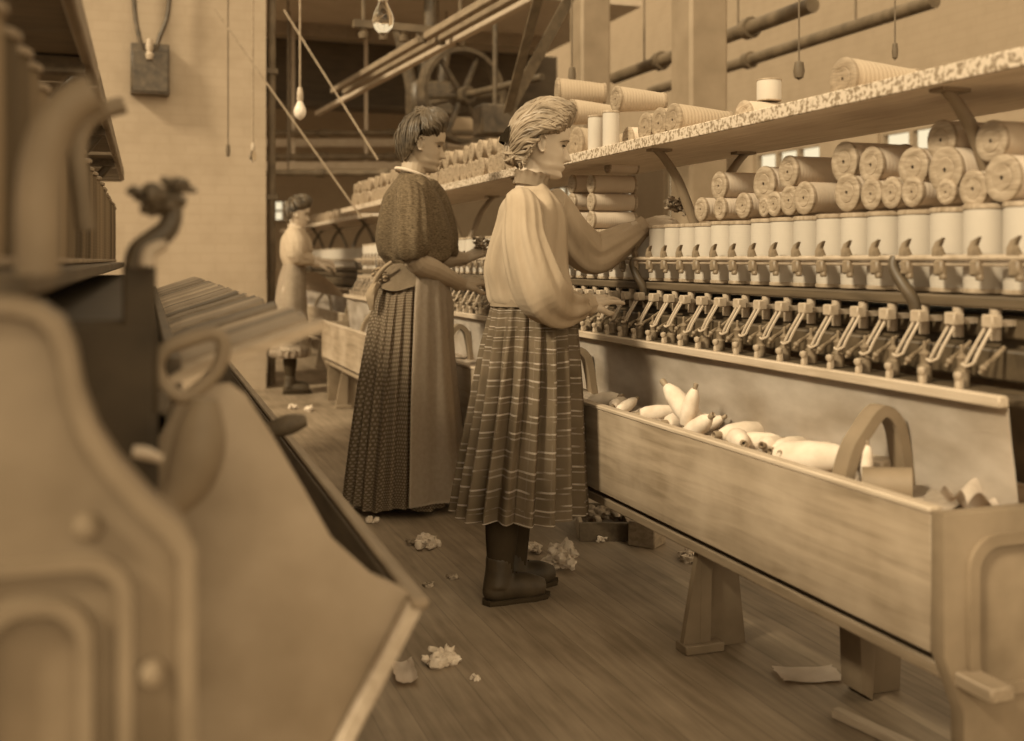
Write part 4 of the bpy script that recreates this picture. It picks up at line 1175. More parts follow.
def hand(mb, wrist, d, up, side, L, curl=(.5, .5, .55, .6), spread=.1, thumb_in=.5):
    """palm, four bent fingers of unequal length and a thumb leaving the side of the palm near its base"""
    d = Vector(d).normalized(); up = Vector(up); up = (up - d * up.dot(d)).normalized()
    sd = d.cross(up) * side          # toward the thumb
    w = Vector(wrist)
    pl = L * .52
    mb.capsules([w - d * L * .12, w + d * L * .06], [L * .155, L * .15])
    fl = (.44, .50, .46, .36)
    for k in range(4):
        o = (1.5 - k) * .108 * L
        base = w + d * L * .10 + sd * o * .65
        kn = w + d * (pl - abs(k - 1) * .02 * L) + sd * o + up * (.02 * L if k in (1, 2) else .0)
        mb.capsules([base, kn], [L * .082, L * .066])
        dd = (d + sd * (1.5 - k) * spread * .55).normalized(); a = 0
        p = kn; pts = [kn]; seg = fl[k] * L
        for m, fr in enumerate((.46, .31, .23)):
            a += curl[k] * (.7, 1.0, .7)[m]
            p = p + (dd * math.cos(a) - up * math.sin(a)) * seg * fr
            pts.append(p)
        mb.capsules(pts, [L * .060, L * .053, L * .047, L * .040], 10)
    mb.capsules([w + d * L * .08 + sd * L * .10 - up * L * .02, w + d * L * .24 + sd * L * .235 - up * L * .07], [L * .085, L * .075])
    t0 = w + d * L * .24 + sd * L * .235 - up * L * .07
    t1 = t0 + (d * .75 + sd * (.55 - thumb_in * .4) - up * .30 * (1 + thumb_in)).normalized() * L * .20
    t2 = t1 + (d * .95 - sd * .25 * thumb_in - up * .25).normalized() * L * .155
    mb.capsules([t0, t1, t2], [L * .070, L * .058, L * .045], 10)

def hair_mesh(H, mt, starts, bun, bun_r, n, seed, puff, wave, rad, shell):
    rr = random.Random(seed); mb = MB(); hm = MB()
    C = Vector((-.04, 0, .06)); AX = Vector((.375, .335, .445))
    def surf(dirv, off):
        dv = dirv.normalized(); k = 1 / math.sqrt((dv.x / (AX.x if dv.x > 0 else .40)) ** 2 + (dv.y / AX.y) ** 2 + (dv.z / AX.z) ** 2)
        return C + dv * (k + off)
    E = Vector(bun)
    for i in range(n):
        S = Vector(starts(rr.random(), rr)) + Vector((rr.uniform(-.02, .01), rr.uniform(-.02, .02), 0))
        sy = 1 if S.y > 0 else -1
        top = max(0.0, min(1.0, (S.z - .02) / .24))
        q1 = Vector((S.x * .45 - .05, S.y * .9 + sy * .10, .06 + .50 * top)).lerp(Vector((-.1, S.y * 1.05, S.z + .05)), 1 - top)
        pts = []; ph = rr.uniform(0, 6.28); o0 = rr.uniform(.0, .045); j1 = rr.uniform(-.06, .06); m = 14
        for k in range(m + 1):
            t = k / m
            q = S * (1 - t) ** 2 + q1 * (2 * t * (1 - t) * 1.25) + E * t * t - C * ((1 - t) ** 2 + 2.5 * t * (1 - t) + t * t)
            w_ = math.sin(t * pi)
            q = q + Vector((.02 * wave * math.sin(t * 9 + ph) * w_, (j1 + .02 * wave * math.sin(t * 11 + ph)) * w_, .02 * wave * math.cos(t * 9 + ph) * w_))
            off = (.03 + o0 + puff(t, S)) * min(1, t * 4.5) - .012 * (1 - min(1, t * 6)) + .010 * wave * math.sin(t * 13 + ph * 2)
            sp = surf(q, off)
            if t > .86:
                f = (t - .86) / .14; sp = sp.lerp(E + (sp - E).normalized() * bun_r[1] * .8, f)
            pts.append(mt @ (sp * H))
        rk = rr.uniform(.6, 1.25)
        rl = [rk * rad * H * (.25 + .85 * math.sin(pi * min(1, .04 + t_ * .92)) ** .6) for t_ in [k / m for k in range(m + 1)]]
        mb.tube(pts, rl, 7)
    shell(mb, surf)
    for k in range(26):      # coiled bun
        ph = rr.uniform(0, 6.28); ax_ = Vector((rr.uniform(-1, 1), rr.uniform(-1, 1), rr.uniform(-1, 1))).normalized()
        b1 = ax_.orthogonal().normalized(); b2 = ax_.cross(b1); pts = []
        for j in range(9):
            a = ph + j * .33
            q = (b1 * math.cos(a) + b2 * math.sin(a)) * rr.uniform(.92, 1.05)
            pts.append(mt @ ((E + Vector((q.x * bun_r[0], q.y * bun_r[1], q.z * bun_r[2]))) * H))
        mb.tube(pts, [rad * H * x for x in (.4, .8, 1, 1.1, 1.1, 1.1, 1, .8, .4)], 7)
    mb.sphere(mt @ (E * H), tuple(b * .95 * H for b in bun_r), mt.to_3x3(), 14, 10)
    return mb

def rings_from(Y0, K, tab, u0, lean=None):
    """silhouette table (v, u left, u right, half width across) -> centre, half depth, half width"""
    out = []
    for v, ul, ur, wy in tab:
        d0 = FPX / K
        c = at_y((ul + ur) / 2, v, Y0)
        hw = (ur - ul) / 2 / K
        rx = math.sqrt(max(hw * hw - (SA * wy) ** 2, .0004)) / CA
        out.append((c, rx, wy))
    return out

def interp_rings(R_, n):
    P, X_ = smooth_path([r[0] for r in R_], [r[1] for r in R_], n)
    _, Y_ = smooth_path([r[0] for r in R_], [r[2] for r in R_], n)
    return list(zip(P, X_, Y_))

def loft(mb, rings, seg, mod, cap=True, uv=False):
    rows = []; n = len(rings)
    for i, (c, rx, ry) in enumerate(rings):
        t = i / (n - 1); row = []
        for j in range(seg):
            a = 2 * pi * j / seg; k, dz = mod(t, a)
            row.append(c + Vector((math.cos(a) * rx * k, math.sin(a) * ry * k, dz)))
        rows.append(row)
    V = mb.rings(rows, True, cap)
    if uv:
        lay = mb.bm.loops.layers.uv.new('uv')
        idx = {}
        for i, r in enumerate(V):
            for j, v in enumerate(r): idx[v] = (i / (n - 1), j / seg)
        for f in mb.bm.faces:
            us = [idx[l.vert][1] for l in f.loops]; wrap = max(us) - min(us) > .5
            for l in f.loops:
                t, u = idx[l.vert]
                if wrap and u < .5: u += 1
                l[lay].uv = (u, t)
    return mb
#@@PEOPLE
def limb(mb, pts, rads, seg=14, res=5, mod=None):
    mb.tube(pts, rads, seg, res=res, mod=mod)
    mb.sphere(pts[0], rads[0] * .98, seg=14, rings=10); mb.sphere(pts[-1], rads[-1] * .98, seg=14, rings=10)

def add_face(person_body, H, mt, hair_mat, eye_open=.6):
    for s in (1, -1):
        e = mt @ (Vector((.262, s * .145, -.004)) * H)
        obj('eye', MB().sphere(e, (.028 * H, .042 * H, .015 * H * eye_open / .6), mt.to_3x3(), 12, 8), 'eye', person_body)
        pts = [mt @ (head_point(.075 - .035 * max(0, k - 2) ** 1.3 / 3, s * (.26 + .14 * k), .012) * H) for k in range(6)]
        obj('eyebrow', MB().tube(pts, [.006 * H, .012 * H, .013 * H, .012 * H, .009 * H, .004 * H], 7), hair_mat, person_body)
    m = [mt @ (head_point(-.311, a, .004) * H) for a in (-.30, -.15, 0, .15, .30)]
    obj('mouth_line', MB().tube(m, [.003 * H, .006 * H, .005 * H, .006 * H, .003 * H], 6), 'brow', person_body)

# ---- the girl in the white blouse and plaid skirt
GY, GK, GX = 3.09, 335.0, 1.097
def g(u, v, y=0.0): return at_y(u, v, GY + y)
girl = thing('person', 'girl in a white blouse and plaid skirt reaching toward the spools', 'person', (GX, GY, 0))
HG = .214
hc = g(541.5, 143, 0)
GM = Matrix.Translation(hc + Vector((.010, 0, 0))) @ Matrix.Rotation(math.radians(-15), 4, 'Z') @ Matrix.Rotation(math.radians(11), 4, 'Y')
body = MB()
head_mesh(body, HG, GM)
neck0 = g(529, 196, 0)
body.tube([neck0 + Vector((-.01, 0, -.05)), neck0, GM @ (Vector((-.09, 0, -.30)) * HG), GM @ (Vector((-.05, 0, -.10)) * HG)], [.062, .047, .046, .05], 16, res=3)
tors = interp_rings(rings_from(GY, GK, [(196, 512, 550, .11), (225, 500, 560, .13), (265, 494, 560, .12), (300, 506, 562, .095), (330, 505, 562, .09)], 0), 4)
loft(body, tors, 24, lambda t, a: (.86, 0))
rs, re_, rw = g(521, 213, -.135), g(546, 300, -.17), g(586, 305, -.07)
rt = g(626, 291, .02)
limb(body, [rs, rs.lerp(re_, .5), re_, re_.lerp(rw, .5), rw], [.045, .042, .036, .034, .024])
hand(body, rw, rt - rw + Vector((0, 0, .0)), Vector((-.1, -.45, 1)), 1, .150, (.14, .18, .2, .3), .3)
ls, le, lw = g(556, 208, .13), g(592, 256, .17), g(641, 227, .15)
lt = g(694, 214, .17)
limb(body, [ls, ls.lerp(le, .5), le, le.lerp(lw, .5), lw], [.045, .042, .036, .034, .023])
hand(body, lw, lt - lw, Vector((0.1, -.5, 1)), -1, .160, (.22, .28, .34, .42), .15)
for s, (u, v), (u2, v2) in ((-1, (500, 520), (497, 582)), (1, (516, 518), (515, 577))):
    y = s * .055
    limb(body, [g(530, 330, y * .7), g(512, 440, y * .8), g(u, v, y), g((u + u2) / 2, (v + v2) / 2, y), g(u2, v2, y)], [.055, .045, .036, .03, .026], res=4)
bo = obj('body', None, 'skin', girl, mesh=fuse(body, .0028, 2))
add_face(bo, HG, GM, 'brow')

def g_starts(q, rr):
    a = q * 2 - 1; ph = abs(a); s = 1 if a > 0 else -1
    if ph < .45:    # across the forehead
        t = ph / .45; return (.315 - .14 * t ** 2 + rr.uniform(-.02, .01), s * (.02 + .27 * t), .285 - .13 * t ** 1.6 + rr.uniform(-.03, .02))
    t = (ph - .45) / .55
    if rr.random() < .3: return (rr.uniform(-.3, .15), s * rr.uniform(.0, .27), rr.uniform(.33, .45))
    if t < .5: return (.18 - .42 * t, s * (.305 + .06 * t), .15 - .10 * t + rr.uniform(-.02, .02))
    t = (t - .5) / .5
    return (-.09 - .22 * t, s * (.32 - .20 * t ** 1.5), .03 - .36 * t ** .8 + rr.uniform(-.02, .02))
def g_puff(t, S):
    front = max(0, min(1, (S.x - .0) / .3))
    return .03 + (.085 * front + .02) * math.sin(pi * min(1, t * 1.25 + .16)) ** .8
def g_shell(mb, surf):
    rows = []
    for i in range(13):
        th = .02 + 1.72 * i / 12; row = []
        for j in range(32):
            p = 2 * pi * j / 32
            lim = .98 if math.cos(p) > .3 else (1.22 if math.cos(p) > -.25 else 1.85)
            t2 = min(th, lim) 
            row.append(GM @ (surf(Vector((math.sin(t2) * math.cos(p), math.sin(t2) * math.sin(p), math.cos(t2))), .036) * HG))
        rows.append(row)
    mb.rings(rows, True, True)
hm = hair_mesh(HG, GM, g_starts, (-.41, 0, -.22), (.14, .18, .18), 430, 4, g_puff, 1.3, .0195, g_shell)
ho = obj('hair', hm, 'hair_fair', girl)
mb = MB(); bc = Vector((-.50, 0, -.02))
for s in (1, -1):
    for w in (0, 1):
        mb.sheet(lambda u_, v_: GM @ ((bc + Vector((-.03 - .10 * math.sin(u_ * pi) * (1 - w * .4), s * (.02 + .17 * u_) , .10 * (v_ - .5) * (.35 + 1.2 * u_) + .10 * w * u_ - .03))) * HG), 8, 4, .004)
mb.sphere(GM @ (bc * HG), .012, None, 10, 8)
obj('hair_ribbon', mb, 'ribbon', ho)

# blouse: body, two bishop sleeves, gathered and joined in one cloth
def fold(t, a): return (1 + .05 * math.sin(9 * a + 2.2 * math.sin(3 * t)) * (.2 + t) + .03 * math.sin(5 * a + 1.3 + 4 * t) + .03 * math.sin(16 * a + 3 * math.sin(4 * t)) * t, 0)
def fold(t, a, f0=fold): k, z = f0(t, a); return (1 + (k - 1) * (1 - t ** 5), z)
bl = MB()
T = rings_from(GY, GK, [(181, 519.5, 545, .042), (189, 516, 549, .062), (196, 507, 555, .098), (206, 500, 562, .122), (222, 496, 567, .122), (245, 489, 568, .115), (268, 484.5, 569, .112), (288, 487, 573, .115), (302, 490, 577, .118), (310, 499, 570, .10)], 0)
loft(bl, interp_rings(T, 5), 72, fold)
def sl(t, a): return 1 + .085 * math.sin(7 * a + 3 * t) * (.2 + t) + .07 * math.sin(3 * a + 6 * t + 1) * t + .05 * math.sin(12 * a - 4 * t) * (.4 + .6 * math.sin(6 * t))
def sl2(t, a): return 1 + .08 * math.sin(6 * a + 5 * t) * (.3 + .8 * t) + .06 * math.sin(11 * a - 3 * t) * t + .05 * math.sin(3 * a + 9 * t)
bl.tube([g(519, 199, -.09), g(523, 211, -.135), g(525, 240, -.165), g(533, 270, -.18), g(543, 294, -.18), g(556, 306, -.15), g(572, 307, -.11), g(583, 306, -.08)],
        [.042, .054, .062, .071, .075, .062, .046, .031], 40, res=6, mod=sl)
bl.tube([g(553, 200, .10), g(558, 210, .135), g(570, 232, .16), g(585, 250, .175), g(598, 254, .175), g(615, 245, .165), g(630, 236, .155), g(641, 229, .15)],
        [.042, .056, .064, .068, .064, .055, .044, .030], 40, res=6, mod=sl2)
bo2 = obj('blouse', None, 'blouse', girl, mesh=fuse(bl, .0032, 3, .45))
for (a, b, r) in ((g(581, 306, -.085), g(588, 304.5, -.065), .0315), (g(638, 230, .151), g(645, 226, .15), .0315)):
    mb = MB(); mb.tube([a.lerp(b, t) for t in (0, .3, .6, 1)], [r, r * 1.05, r * 1.02, r * 1.12], 28, mod=lambda t, q: 1 + .06 * t * math.sin(9 * q))
    obj('cuff', mb, 'blouse', bo2)
mb = MB(); cr = []
for (v, r, w) in ((187, .054, 0), (180, .050, 0), (176, .051, .08), (173.5, .054, .14)):
    c = g(531 + (183 - v) * .14, v, 0)
    cr.append([c + Vector((math.cos(a) * r * (1 + w * .5 * math.sin(16 * a)) * 1.0, math.sin(a) * r * (1 + w * .5 * math.sin(16 * a)), .006 * math.sin(8 * a) * w * 3 + .010 * math.cos(a) * -1)) for a in [2 * pi * j / 96 for j in range(96)]])
mb.rings(cr, True, False); bmesh.ops.solidify(mb.bm, geom=mb.bm.faces[:], thickness=.003)
obj('collar', mb, 'blouse', bo2)
for k in range(4):     # ruffles running down the shoulder seams
    mb = MB(); s = -1 if k % 2 == 0 else 1; off = .02 * (k // 2)
    def ruf(u_, v_, s=s, off=off):
        p = g(534 + 16 * u_ + 10 * (1 if s > 0 else 0) * u_, 188 + 44 * u_, 0)
        rz = math.sin(u_ * 30) * .004
        return (p.x + .02 + .02 * v_ + off * .5, GY + s * (.055 + .07 * math.sin(u_ * 2) + .022 * v_), p.z + .03 * (1 - u_) * (1 - v_) + rz)
    mb.bm.free()

# skirt with pressed pleats
def pleats(n, depth, seed):
    rr = random.Random(seed); phs = [rr.uniform(-.4, .4) for _ in range(n)]; dp = [rr.uniform(.5, 1.2) for _ in range(n)]
    def f(t, a):
        q = (a / (2 * pi) * n) % n; i = int(q) % n; x = q - int(q)
        x = (x + phs[i] * .25 * math.sin(pi * x))
        s = (x / .72) if x < .72 else (1 - (x - .72) / .28)
        s = s * s * (3 - 2 * s)
        tt = max(0, min(1, (t - .06) / .5))
        return (1 + depth * dp[i] * (s - .55) * (.12 + .88 * tt), 0)
    return f
sk = MB()
S = rings_from(GY, GK, [(297, 492, 576, .105), (306, 492, 577, .108), (325, 488, 577, .125), (350, 483, 578, .138), (390, 477, 579.5, .15), (430, 470, 581, .16), (475, 462, 583, .17), (512, 456, 584, .178)], 0)
pf = pleats(19, .24, 5)
loft(sk, interp_rings(S, 6), 264, lambda t, a: (pf(t, a)[0], .006 * math.sin(5 * a) * t), cap=False, uv=True)
bmesh.ops.solidify(sk.bm, geom=sk.bm.faces[:], thickness=.004)
so = obj('skirt', sk, 'plaid', girl, ang=70)
mb = MB(); wc = S[0][0]
mb.rings([[wc + Vector((math.cos(a) * (S[0][1] + .006), math.sin(a) * (S[0][2] + .006), dz)) for a in [2 * pi * j / 48 for j in range(48)]] for dz in (-.026, -.02, .012, .016)], True, False)
obj('waistband', mb, 'plaid', so)

def leg_and_boot(parent, pt, knee, ank, toe_dir, calf=.050, ankr=.036):
    mb = MB(); mb.tube([knee, knee.lerp(ank, .35), knee.lerp(ank, .75), ank], [calf, calf * 1.02, ankr * 1.15, ankr], 20, res=4)
    st = obj('stocking', mb, 'stocking', parent)
    d = Vector(toe_dir).normalized(); s = d.cross(Vector((0, 0, 1)))
    b = MB(); A0 = Vector((ank.x, ank.y, 0))
    R3 = Matrix((d, -s, Vector((0, 0, 1)))).transposed()
    b.tube([Vector((ank.x, ank.y, .135)), A0 + Vector((0, 0, .09)) - d * .004, A0 + Vector((0, 0, .05)) - d * .008], [ankr * 1.16, ankr * 1.12, .043], 18, res=3)
    b.sphere(A0 + Vector((0, 0, .038)) - d * .012, (.043, .034, .036), R3, 16, 10)
    b.tube([A0 + Vector((0, 0, .045)), A0 + d * .05 + Vector((0, 0, .042)), A0 + d * .095 + Vector((0, 0, .036)), A0 + d * .14 + Vector((0, 0, .030))], [.040, .040, .039, .026], 18, res=4)
    me = fuse(b, .005, 3)
    for v in me.vertices: v.co.z = max(v.co.z, .012)
    bt = obj('boot', None, 'boot', parent, mesh=me)
    sole = [(A0 + d * x + s * y) for x, y in ((-.056, .0), (-.045, .028), (0, .034), (.05, .034), (.10, .040), (.14, .032), (.165, 0), (.14, -.030), (.10, -.036), (.05, -.030), (0, -.032), (-.045, -.026))]
    obj('sole', MB().prism([(p.x, p.y) for p in sole], 'xy', .0, .014, .002), 'stocking', bt)
    mb = MB()
    for k in range(5):
        z = .055 + .016 * k; x = .052 - .010 * k
        mb.tube([A0 + d * x + s * .018 + Vector((0, 0, z)), A0 + d * (x + .012) + Vector((0, 0, z + .012)), A0 + d * x - s * .018 + Vector((0, 0, z))], .002, 6)
    obj('laces', mb, 'ribbon', bt)
leg_and_boot(girl, g, g(503, 500, -.05), g(500, 574, -.05), (1, .1, 0), .048, .036)
leg_and_boot(girl, g, g(514, 498, .05), g(514, 570, .05), (1, .25, 0), .048, .036)
# cotton tuft in her far hand
mb = MB(); c = lw.lerp(lt, .66) + Vector((0, -.01, .028))
for k in range(7): lump(mb, c + Vector((RND.uniform(-.03, .03), RND.uniform(-.02, .02), RND.uniform(-.02, .025))), .020, 5, 70 + k, 1.0)
tag(obj('lint_tuft', mb, 'lint', origin=c), 'ragged dark lint tuft held in the girl\'s reaching hand', 'lint')

# ---- the woman in the dark checked blouse and dotted skirt
WY0, WK, WX = 4.38, 244.5, 1.08
def w_(u, v, y=0.0): return at_y(u, v, WY0 + y)
wom = thing('person', 'woman in a dark checked blouse, dotted skirt and apron, head bowed', 'person', (WX, WY0, 0))
HW = .232
WM = Matrix.Translation(w_(425, 143.5, 0)) @ Matrix.Rotation(math.radians(-16), 4, 'Z') @ Matrix.Rotation(math.radians(13), 4, 'Y')
body = MB(); head_mesh(body, HW, WM)
n0 = w_(411, 184, 0)
body.tube([n0 + Vector((-.01, 0, -.05)), n0, WM @ (Vector((-.10, 0, -.30)) * HW), WM @ (Vector((-.05, 0, -.10)) * HW)], [.07, .054, .052, .056], 16, res=3)
loft(body, interp_rings(rings_from(WY0, WK, [(184, 392, 430, .13), (205, 386, 438, .15), (240, 384, 438, .13), (262, 392, 430, .11), (290, 392, 432, .11)], 0), 4), 24, lambda t, a: (.86, 0))
rs, re_, rw = w_(409, 202, -.125), w_(414, 260, -.20), w_(461, 284, -.02)
rt = w_(496, 278, .07)
limb(body, [rs, rs.lerp(re_, .5), re_, re_.lerp(rw, .35), re_.lerp(rw, .7), rw], [.040, .042, .043, .044, .037, .028])
hand(body, rw, rt - rw, Vector((-.1, -.45, 1)), 1, .178, (.35, .42, .48, .55), .2)
ls, le, lw = w_(428, 196, .16), w_(441, 257, .20), w_(464, 259, .22)
lt2 = w_(484, 250, .22)
limb(body, [ls, ls.lerp(le, .5), le, le.lerp(lw, .5), lw], [.052, .050, .044, .040, .028])
hand(body, lw, lt2 - lw, Vector((0, -.5, 1)), -1, .17, (.7, .75, .8, .9), .1)
for s in (-1, 1):
    y = s * .08
    limb(body, [w_(412, 300, y * .7), w_(405, 400, y), w_(402, 470, y), w_(402, 484, y)], [.07, .055, .036, .03], res=4)
wb_ = obj('body', None, 'skin2', wom, mesh=fuse(body, .003, 2))
add_face(wb_, HW, WM, 'brow')
def w_starts(q, rr):
    a = q * 2 - 1; ph = abs(a); s = 1 if a > 0 else -1
    if ph < .4:
        t = ph / .4; return (.30 - .10 * t ** 2, s * (.02 + .27 * t), .27 - .12 * t ** 1.6 + rr.uniform(-.03, .02))
    t = (ph - .4) / .6
    if rr.random() < .35: return (rr.uniform(-.3, .28), s * rr.uniform(.05, .29), rr.uniform(.20, .42))
    if t < .4: return (.19 - .55 * t, s * (.305 + .06 * t), .15 - .12 * t + rr.uniform(-.02, .02))
    t = (t - .4) / .6
    return (-.10 - .23 * t, s * (.32 - .24 * t ** 1.5), .04 - .42 * t ** .8 + rr.uniform(-.02, .02))
def w_puff(t, S):
    front = max(0, min(1, (S.x + .05) / .3))
    return .025 + (.06 * front + .03) * math.sin(pi * min(1, t * 1.1 + .12)) ** .8
def w_shell(mb, surf):
    rows = []
    for i in range(13):
        th = .02 + 1.75 * i / 12; row = []
        for j in range(32):
            p = 2 * pi * j / 32
            lim = .98 if math.cos(p) > .3 else (1.22 if math.cos(p) > -.25 else 1.85)
            t2 = min(th, lim)
            row.append(WM @ (surf(Vector((math.sin(t2) * math.cos(p), math.sin(t2) * math.sin(p), math.cos(t2))), .034) * HW))
        rows.append(row)
    mb.rings(rows, True, True)
obj('hair', hair_mesh(HW, WM, w_starts, (-.17, 0, .53), (.17, .15, .085), 460, 9, w_puff, .9, .0165, w_shell), 'hair_dark', wom)
# blouse
bl = MB()
T = rings_from(WY0, WK, [(173, 400, 424, .058), (178, 396, 428, .09), (185, 390, 433, .13), (196, 383, 439, .145), (215, 378.5, 446, .145), (236, 376, 452, .14), (252, 379, 453, .135), (260, 384, 447, .145), (265, 387, 441, .132)], 0)
loft(bl, interp_rings(T, 5), 72, fold)
bl.tube([w_(408, 187, -.11), w_(410, 197, -.145), w_(411, 215, -.185), w_(411, 234, -.205), w_(411, 249, -.205), w_(412, 257, -.20)], [.045, .058, .064, .070, .072, .058], 40, res=6, mod=sl)
bl.tube([w_(428, 190, .13), w_(430, 198, .17), w_(435, 218, .19), w_(439, 238, .20), w_(441, 250, .20), w_(441, 256, .20)], [.055, .075, .08, .082, .076, .06], 40, res=6, mod=sl2)
wbl = obj('blouse', None, 'blouse_dark', wom, mesh=fuse(bl, .0038, 3, .45))
mb = MB(); c = w_(412, 174, 0)
mb.tube([c + Vector((math.cos(q) * .066, math.sin(q) * .068, -.022 * math.cos(q))) for q in [2 * pi * j / 40 for j in range(41)]], .007, 8)
obj('collar', mb, 'collar', wbl)
# peplum over the hips
pe = MB()
S = rings_from(WY0, WK, [(262, 387, 440, .125), (268, 384, 441, .135), (278, 377, 442, .155), (287, 371, 443, .17)], 0)
loft(pe, interp_rings(S, 4), 96, lambda t, a: (1.02 + .035 * t * math.sin(7 * a), .012 * math.sin(4 * a + 1) * t), cap=False)
bmesh.ops.solidify(pe.bm, geom=pe.bm.faces[:], thickness=.004)
obj('peplum', pe, 'peplum', wbl, ang=70)
kn = MB()
for k in range(4):
    a0 = w_(378 + k * 2, 272 + 4 * k, -.08)
    lump(kn, a0, .022, 4, 90 + k, 1.0)
kn.tube([w_(392, 262, -.12), w_(384, 268, -.11), w_(377, 277, -.09), w_(374, 285, -.08)], [.008, .009, .010, .007], 8, res=3)
kn.tube([w_(377, 283, -.08), w_(371, 296, -.08), w_(372, 310, -.08)], [.014, .020, .010], 10, res=3, mod=lambda t, a: 1 + .2 * math.sin(4 * a + 5 * t))
# skirt
sk = MB()
S = rings_from(WY0, WK, [(263, 388, 438, .12), (275, 382, 440, .14), (295, 375, 441, .165), (330, 368, 444, .185), (380, 360, 448, .20), (430, 353, 452, .22), (470, 348, 455, .235), (498, 345, 456.5, .24)], 0)
pf2 = pleats(26, .13, 8)
loft(sk, interp_rings(S, 6), 260, lambda t, a: (pf2(t, a)[0], .010 * math.sin(6 * a) * t), cap=False, uv=True)
bmesh.ops.solidify(sk.bm, geom=sk.bm.faces[:], thickness=.004)
wsk = obj('skirt', sk, 'dots', wom, ang=70)
# apron hung over the near front of the skirt
ap = MB()
rg = interp_rings(S, 6)
def apron_fn(s, t):
    i = t * (len(rg) - 1) * .962; k = int(i); f = i - k; k2 = min(k + 1, len(rg) - 1)
    c = rg[k][0].lerp(rg[k2][0], f); rx = rg[k][1] * (1 - f) + rg[k2][1] * f; ry = rg[k][2] * (1 - f) + rg[k2][2] * f
    a = math.radians(-98 + (118 + 10 * t) * s)
    w = 1.15 + .045 * math.sin(s * 19 + 1.5 * t) * (.35 + .65 * t) + .03 * math.sin(s * 8 + 2 + t) + .015 * math.sin(s * 37 + 3 * t)
    bulge = .16 * math.exp(-((t - .33) / .12) ** 2) * math.exp(-((s - .78) / .22) ** 2)
    w += bulge
    return (c.x + math.cos(a) * rx * w, c.y + math.sin(a) * ry * w, c.z)
ap.sheet(apron_fn, 60, 50, .003)
apo = obj('apron', ap, 'apron', wom, ang=70)
obj('apron_tie', kn, 'peplum', apo)
for s in (-1, 1):
    an = w_(402, 489, s * .07)
    leg_and_boot(wom, w_, w_(402, 470, s * .07), Vector((an.x, an.y, .11)), (1, .1 * s, 0), .048, .040)
mb = MB(); c = lt2 + Vector((.0, -.01, .03))
for k in range(5): lump(mb, c + Vector((RND.uniform(-.03, .03), RND.uniform(-.02, .02), RND.uniform(-.02, .02))), .024, 5, 120 + k, 1.0)
tag(obj('lint_tuft', mb, 'lint', origin=c), 'dark lint tuft in the bowed woman\'s far hand', 'lint')

# ---- the far worker by the back window
FY, FK = 8.35, 122.0
def f_(u, v, y=0.0): return at_y(u, v, FY + y)
fp = f_(290, 360, 0)
far = thing('person', 'blurred far worker in pale blouse and white apron beside the back window', 'person', (fp.x, FY, 0))
HF = .22
FM = Matrix.Translation(f_(299, 213, 0)) @ Matrix.Rotation(math.radians(-10), 4, 'Z') @ Matrix.Rotation(math.radians(14), 4, 'Y')
body = MB(); head_mesh(body, HF, FM)
n0 = f_(295, 229, 0)
body.tube([n0 + Vector((0, 0, -.05)), n0, FM @ (Vector((-.10, 0, -.30)) * HF), FM @ (Vector((-.05, 0, -.1)) * HF)], [.065, .05, .05, .05], 14, res=2)
loft(body, interp_rings(rings_from(FY, FK, [(231, 286, 303, .12), (245, 284, 306, .13), (262, 284, 303, .11), (280, 280, 305, .14)], 0), 3), 20, lambda t, a: (.86, 0))
for s in (-1, 1):
    a, b, c = f_(295 + 3 * s, 234, s * .15), f_(300 + 3 * s, 256, s * .18), f_(318, 262 - s * 2, s * .10)
    limb(body, [a, b, c], [.045, .038, .026], res=4)
    hand(body, c, Vector((1, .1, -.1)), Vector((0, -.3, 1)), -s, .16)
    limb(body, [f_(291, 290, s * .07), f_(290, 330, s * .07), f_(290, 355, s * .07)], [.08, .055, .04], res=3)
fb = obj('body', None, 'skin', far, mesh=fuse(body, .005, 2))
add_face(fb, HF, FM, 'brow')
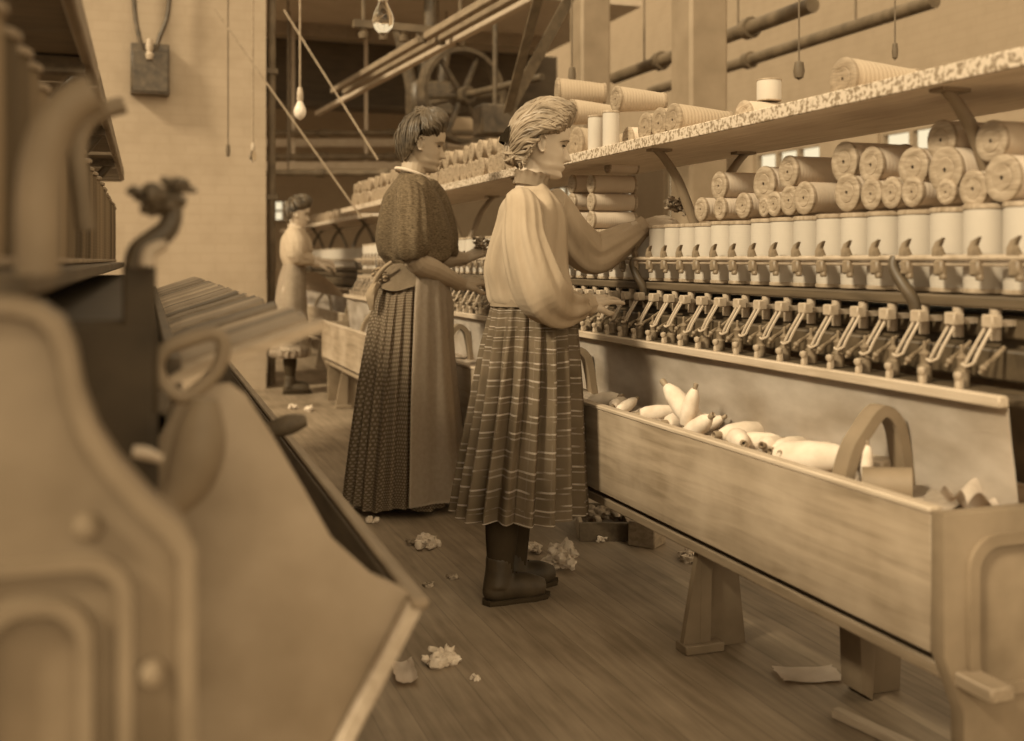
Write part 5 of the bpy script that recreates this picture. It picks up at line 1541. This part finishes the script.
def f_shell(mb, surf):
    rows = []
    for i in range(11):
        th = .02 + 1.75 * i / 10; row = []
        for j in range(24):
            p = 2 * pi * j / 24
            lim = .98 if math.cos(p) > .3 else (1.22 if math.cos(p) > -.25 else 1.85); t2 = min(th, lim)
            row.append(FM @ (surf(Vector((math.sin(t2) * math.cos(p), math.sin(t2) * math.sin(p), math.cos(t2))), .048) * HF))
        rows.append(row)
    mb.rings(rows, True, True)
obj('hair', hair_mesh(HF, FM, w_starts, (-.3, 0, .35), (.13, .13, .1), 70, 3, w_puff, .7, .04, f_shell), 'hair_dark', far)
bl = MB()
loft(bl, interp_rings(rings_from(FY, FK, [(226, 290, 301, .06), (230, 286, 304, .13), (240, 281, 307, .16), (255, 281, 307, .15), (266, 284, 304, .13)], 0), 4), 40, fold)
for s in (-1, 1):
    bl.tube([f_(295 + 3 * s, 232, s * .13), f_(299 + 3 * s, 244, s * .18), f_(301 + 3 * s, 256, s * .18), f_(312, 260, s * .13)], [.06, .075, .07, .04], 20, res=4, mod=sl)
obj('blouse', None, 'farblouse', far, mesh=fuse(bl, .006, 2))
sk = MB(); S = rings_from(FY, FK, [(263, 284, 304, .12), (280, 279, 305, .16), (310, 275, 306, .19), (356, 270, 308, .23)], 0)
pf3 = pleats(18, .12, 2)
loft(sk, interp_rings(S, 5), 144, pf3, cap=False); bmesh.ops.solidify(sk.bm, geom=sk.bm.faces[:], thickness=.004)
obj('skirt', sk, 'apron', far, ang=70)
rg2 = interp_rings(S, 5); ap = MB()
def ap2(s, t):
    i = t * (len(rg2) - 1) * .93; k = int(i); f = i - k; k2 = min(k + 1, len(rg2) - 1)
    c = rg2[k][0].lerp(rg2[k2][0], f); rx = rg2[k][1]; ry = rg2[k][2]; a = math.radians(-130 + 175 * s)
    w = 1.07 + .03 * math.sin(s * 15)
    return (c.x + math.cos(a) * rx * w, c.y + math.sin(a) * ry * w, c.z)
ap.sheet(ap2, 40, 20, .003); obj('apron', ap, 'farskirt', far, ang=70)
for s in (-1, 1):
    an = f_(290, 352, s * .07)
    leg_and_boot(far, f_, Vector((an.x, an.y, .3)), Vector((an.x, an.y, .11)), (1, .1 * s, 0))
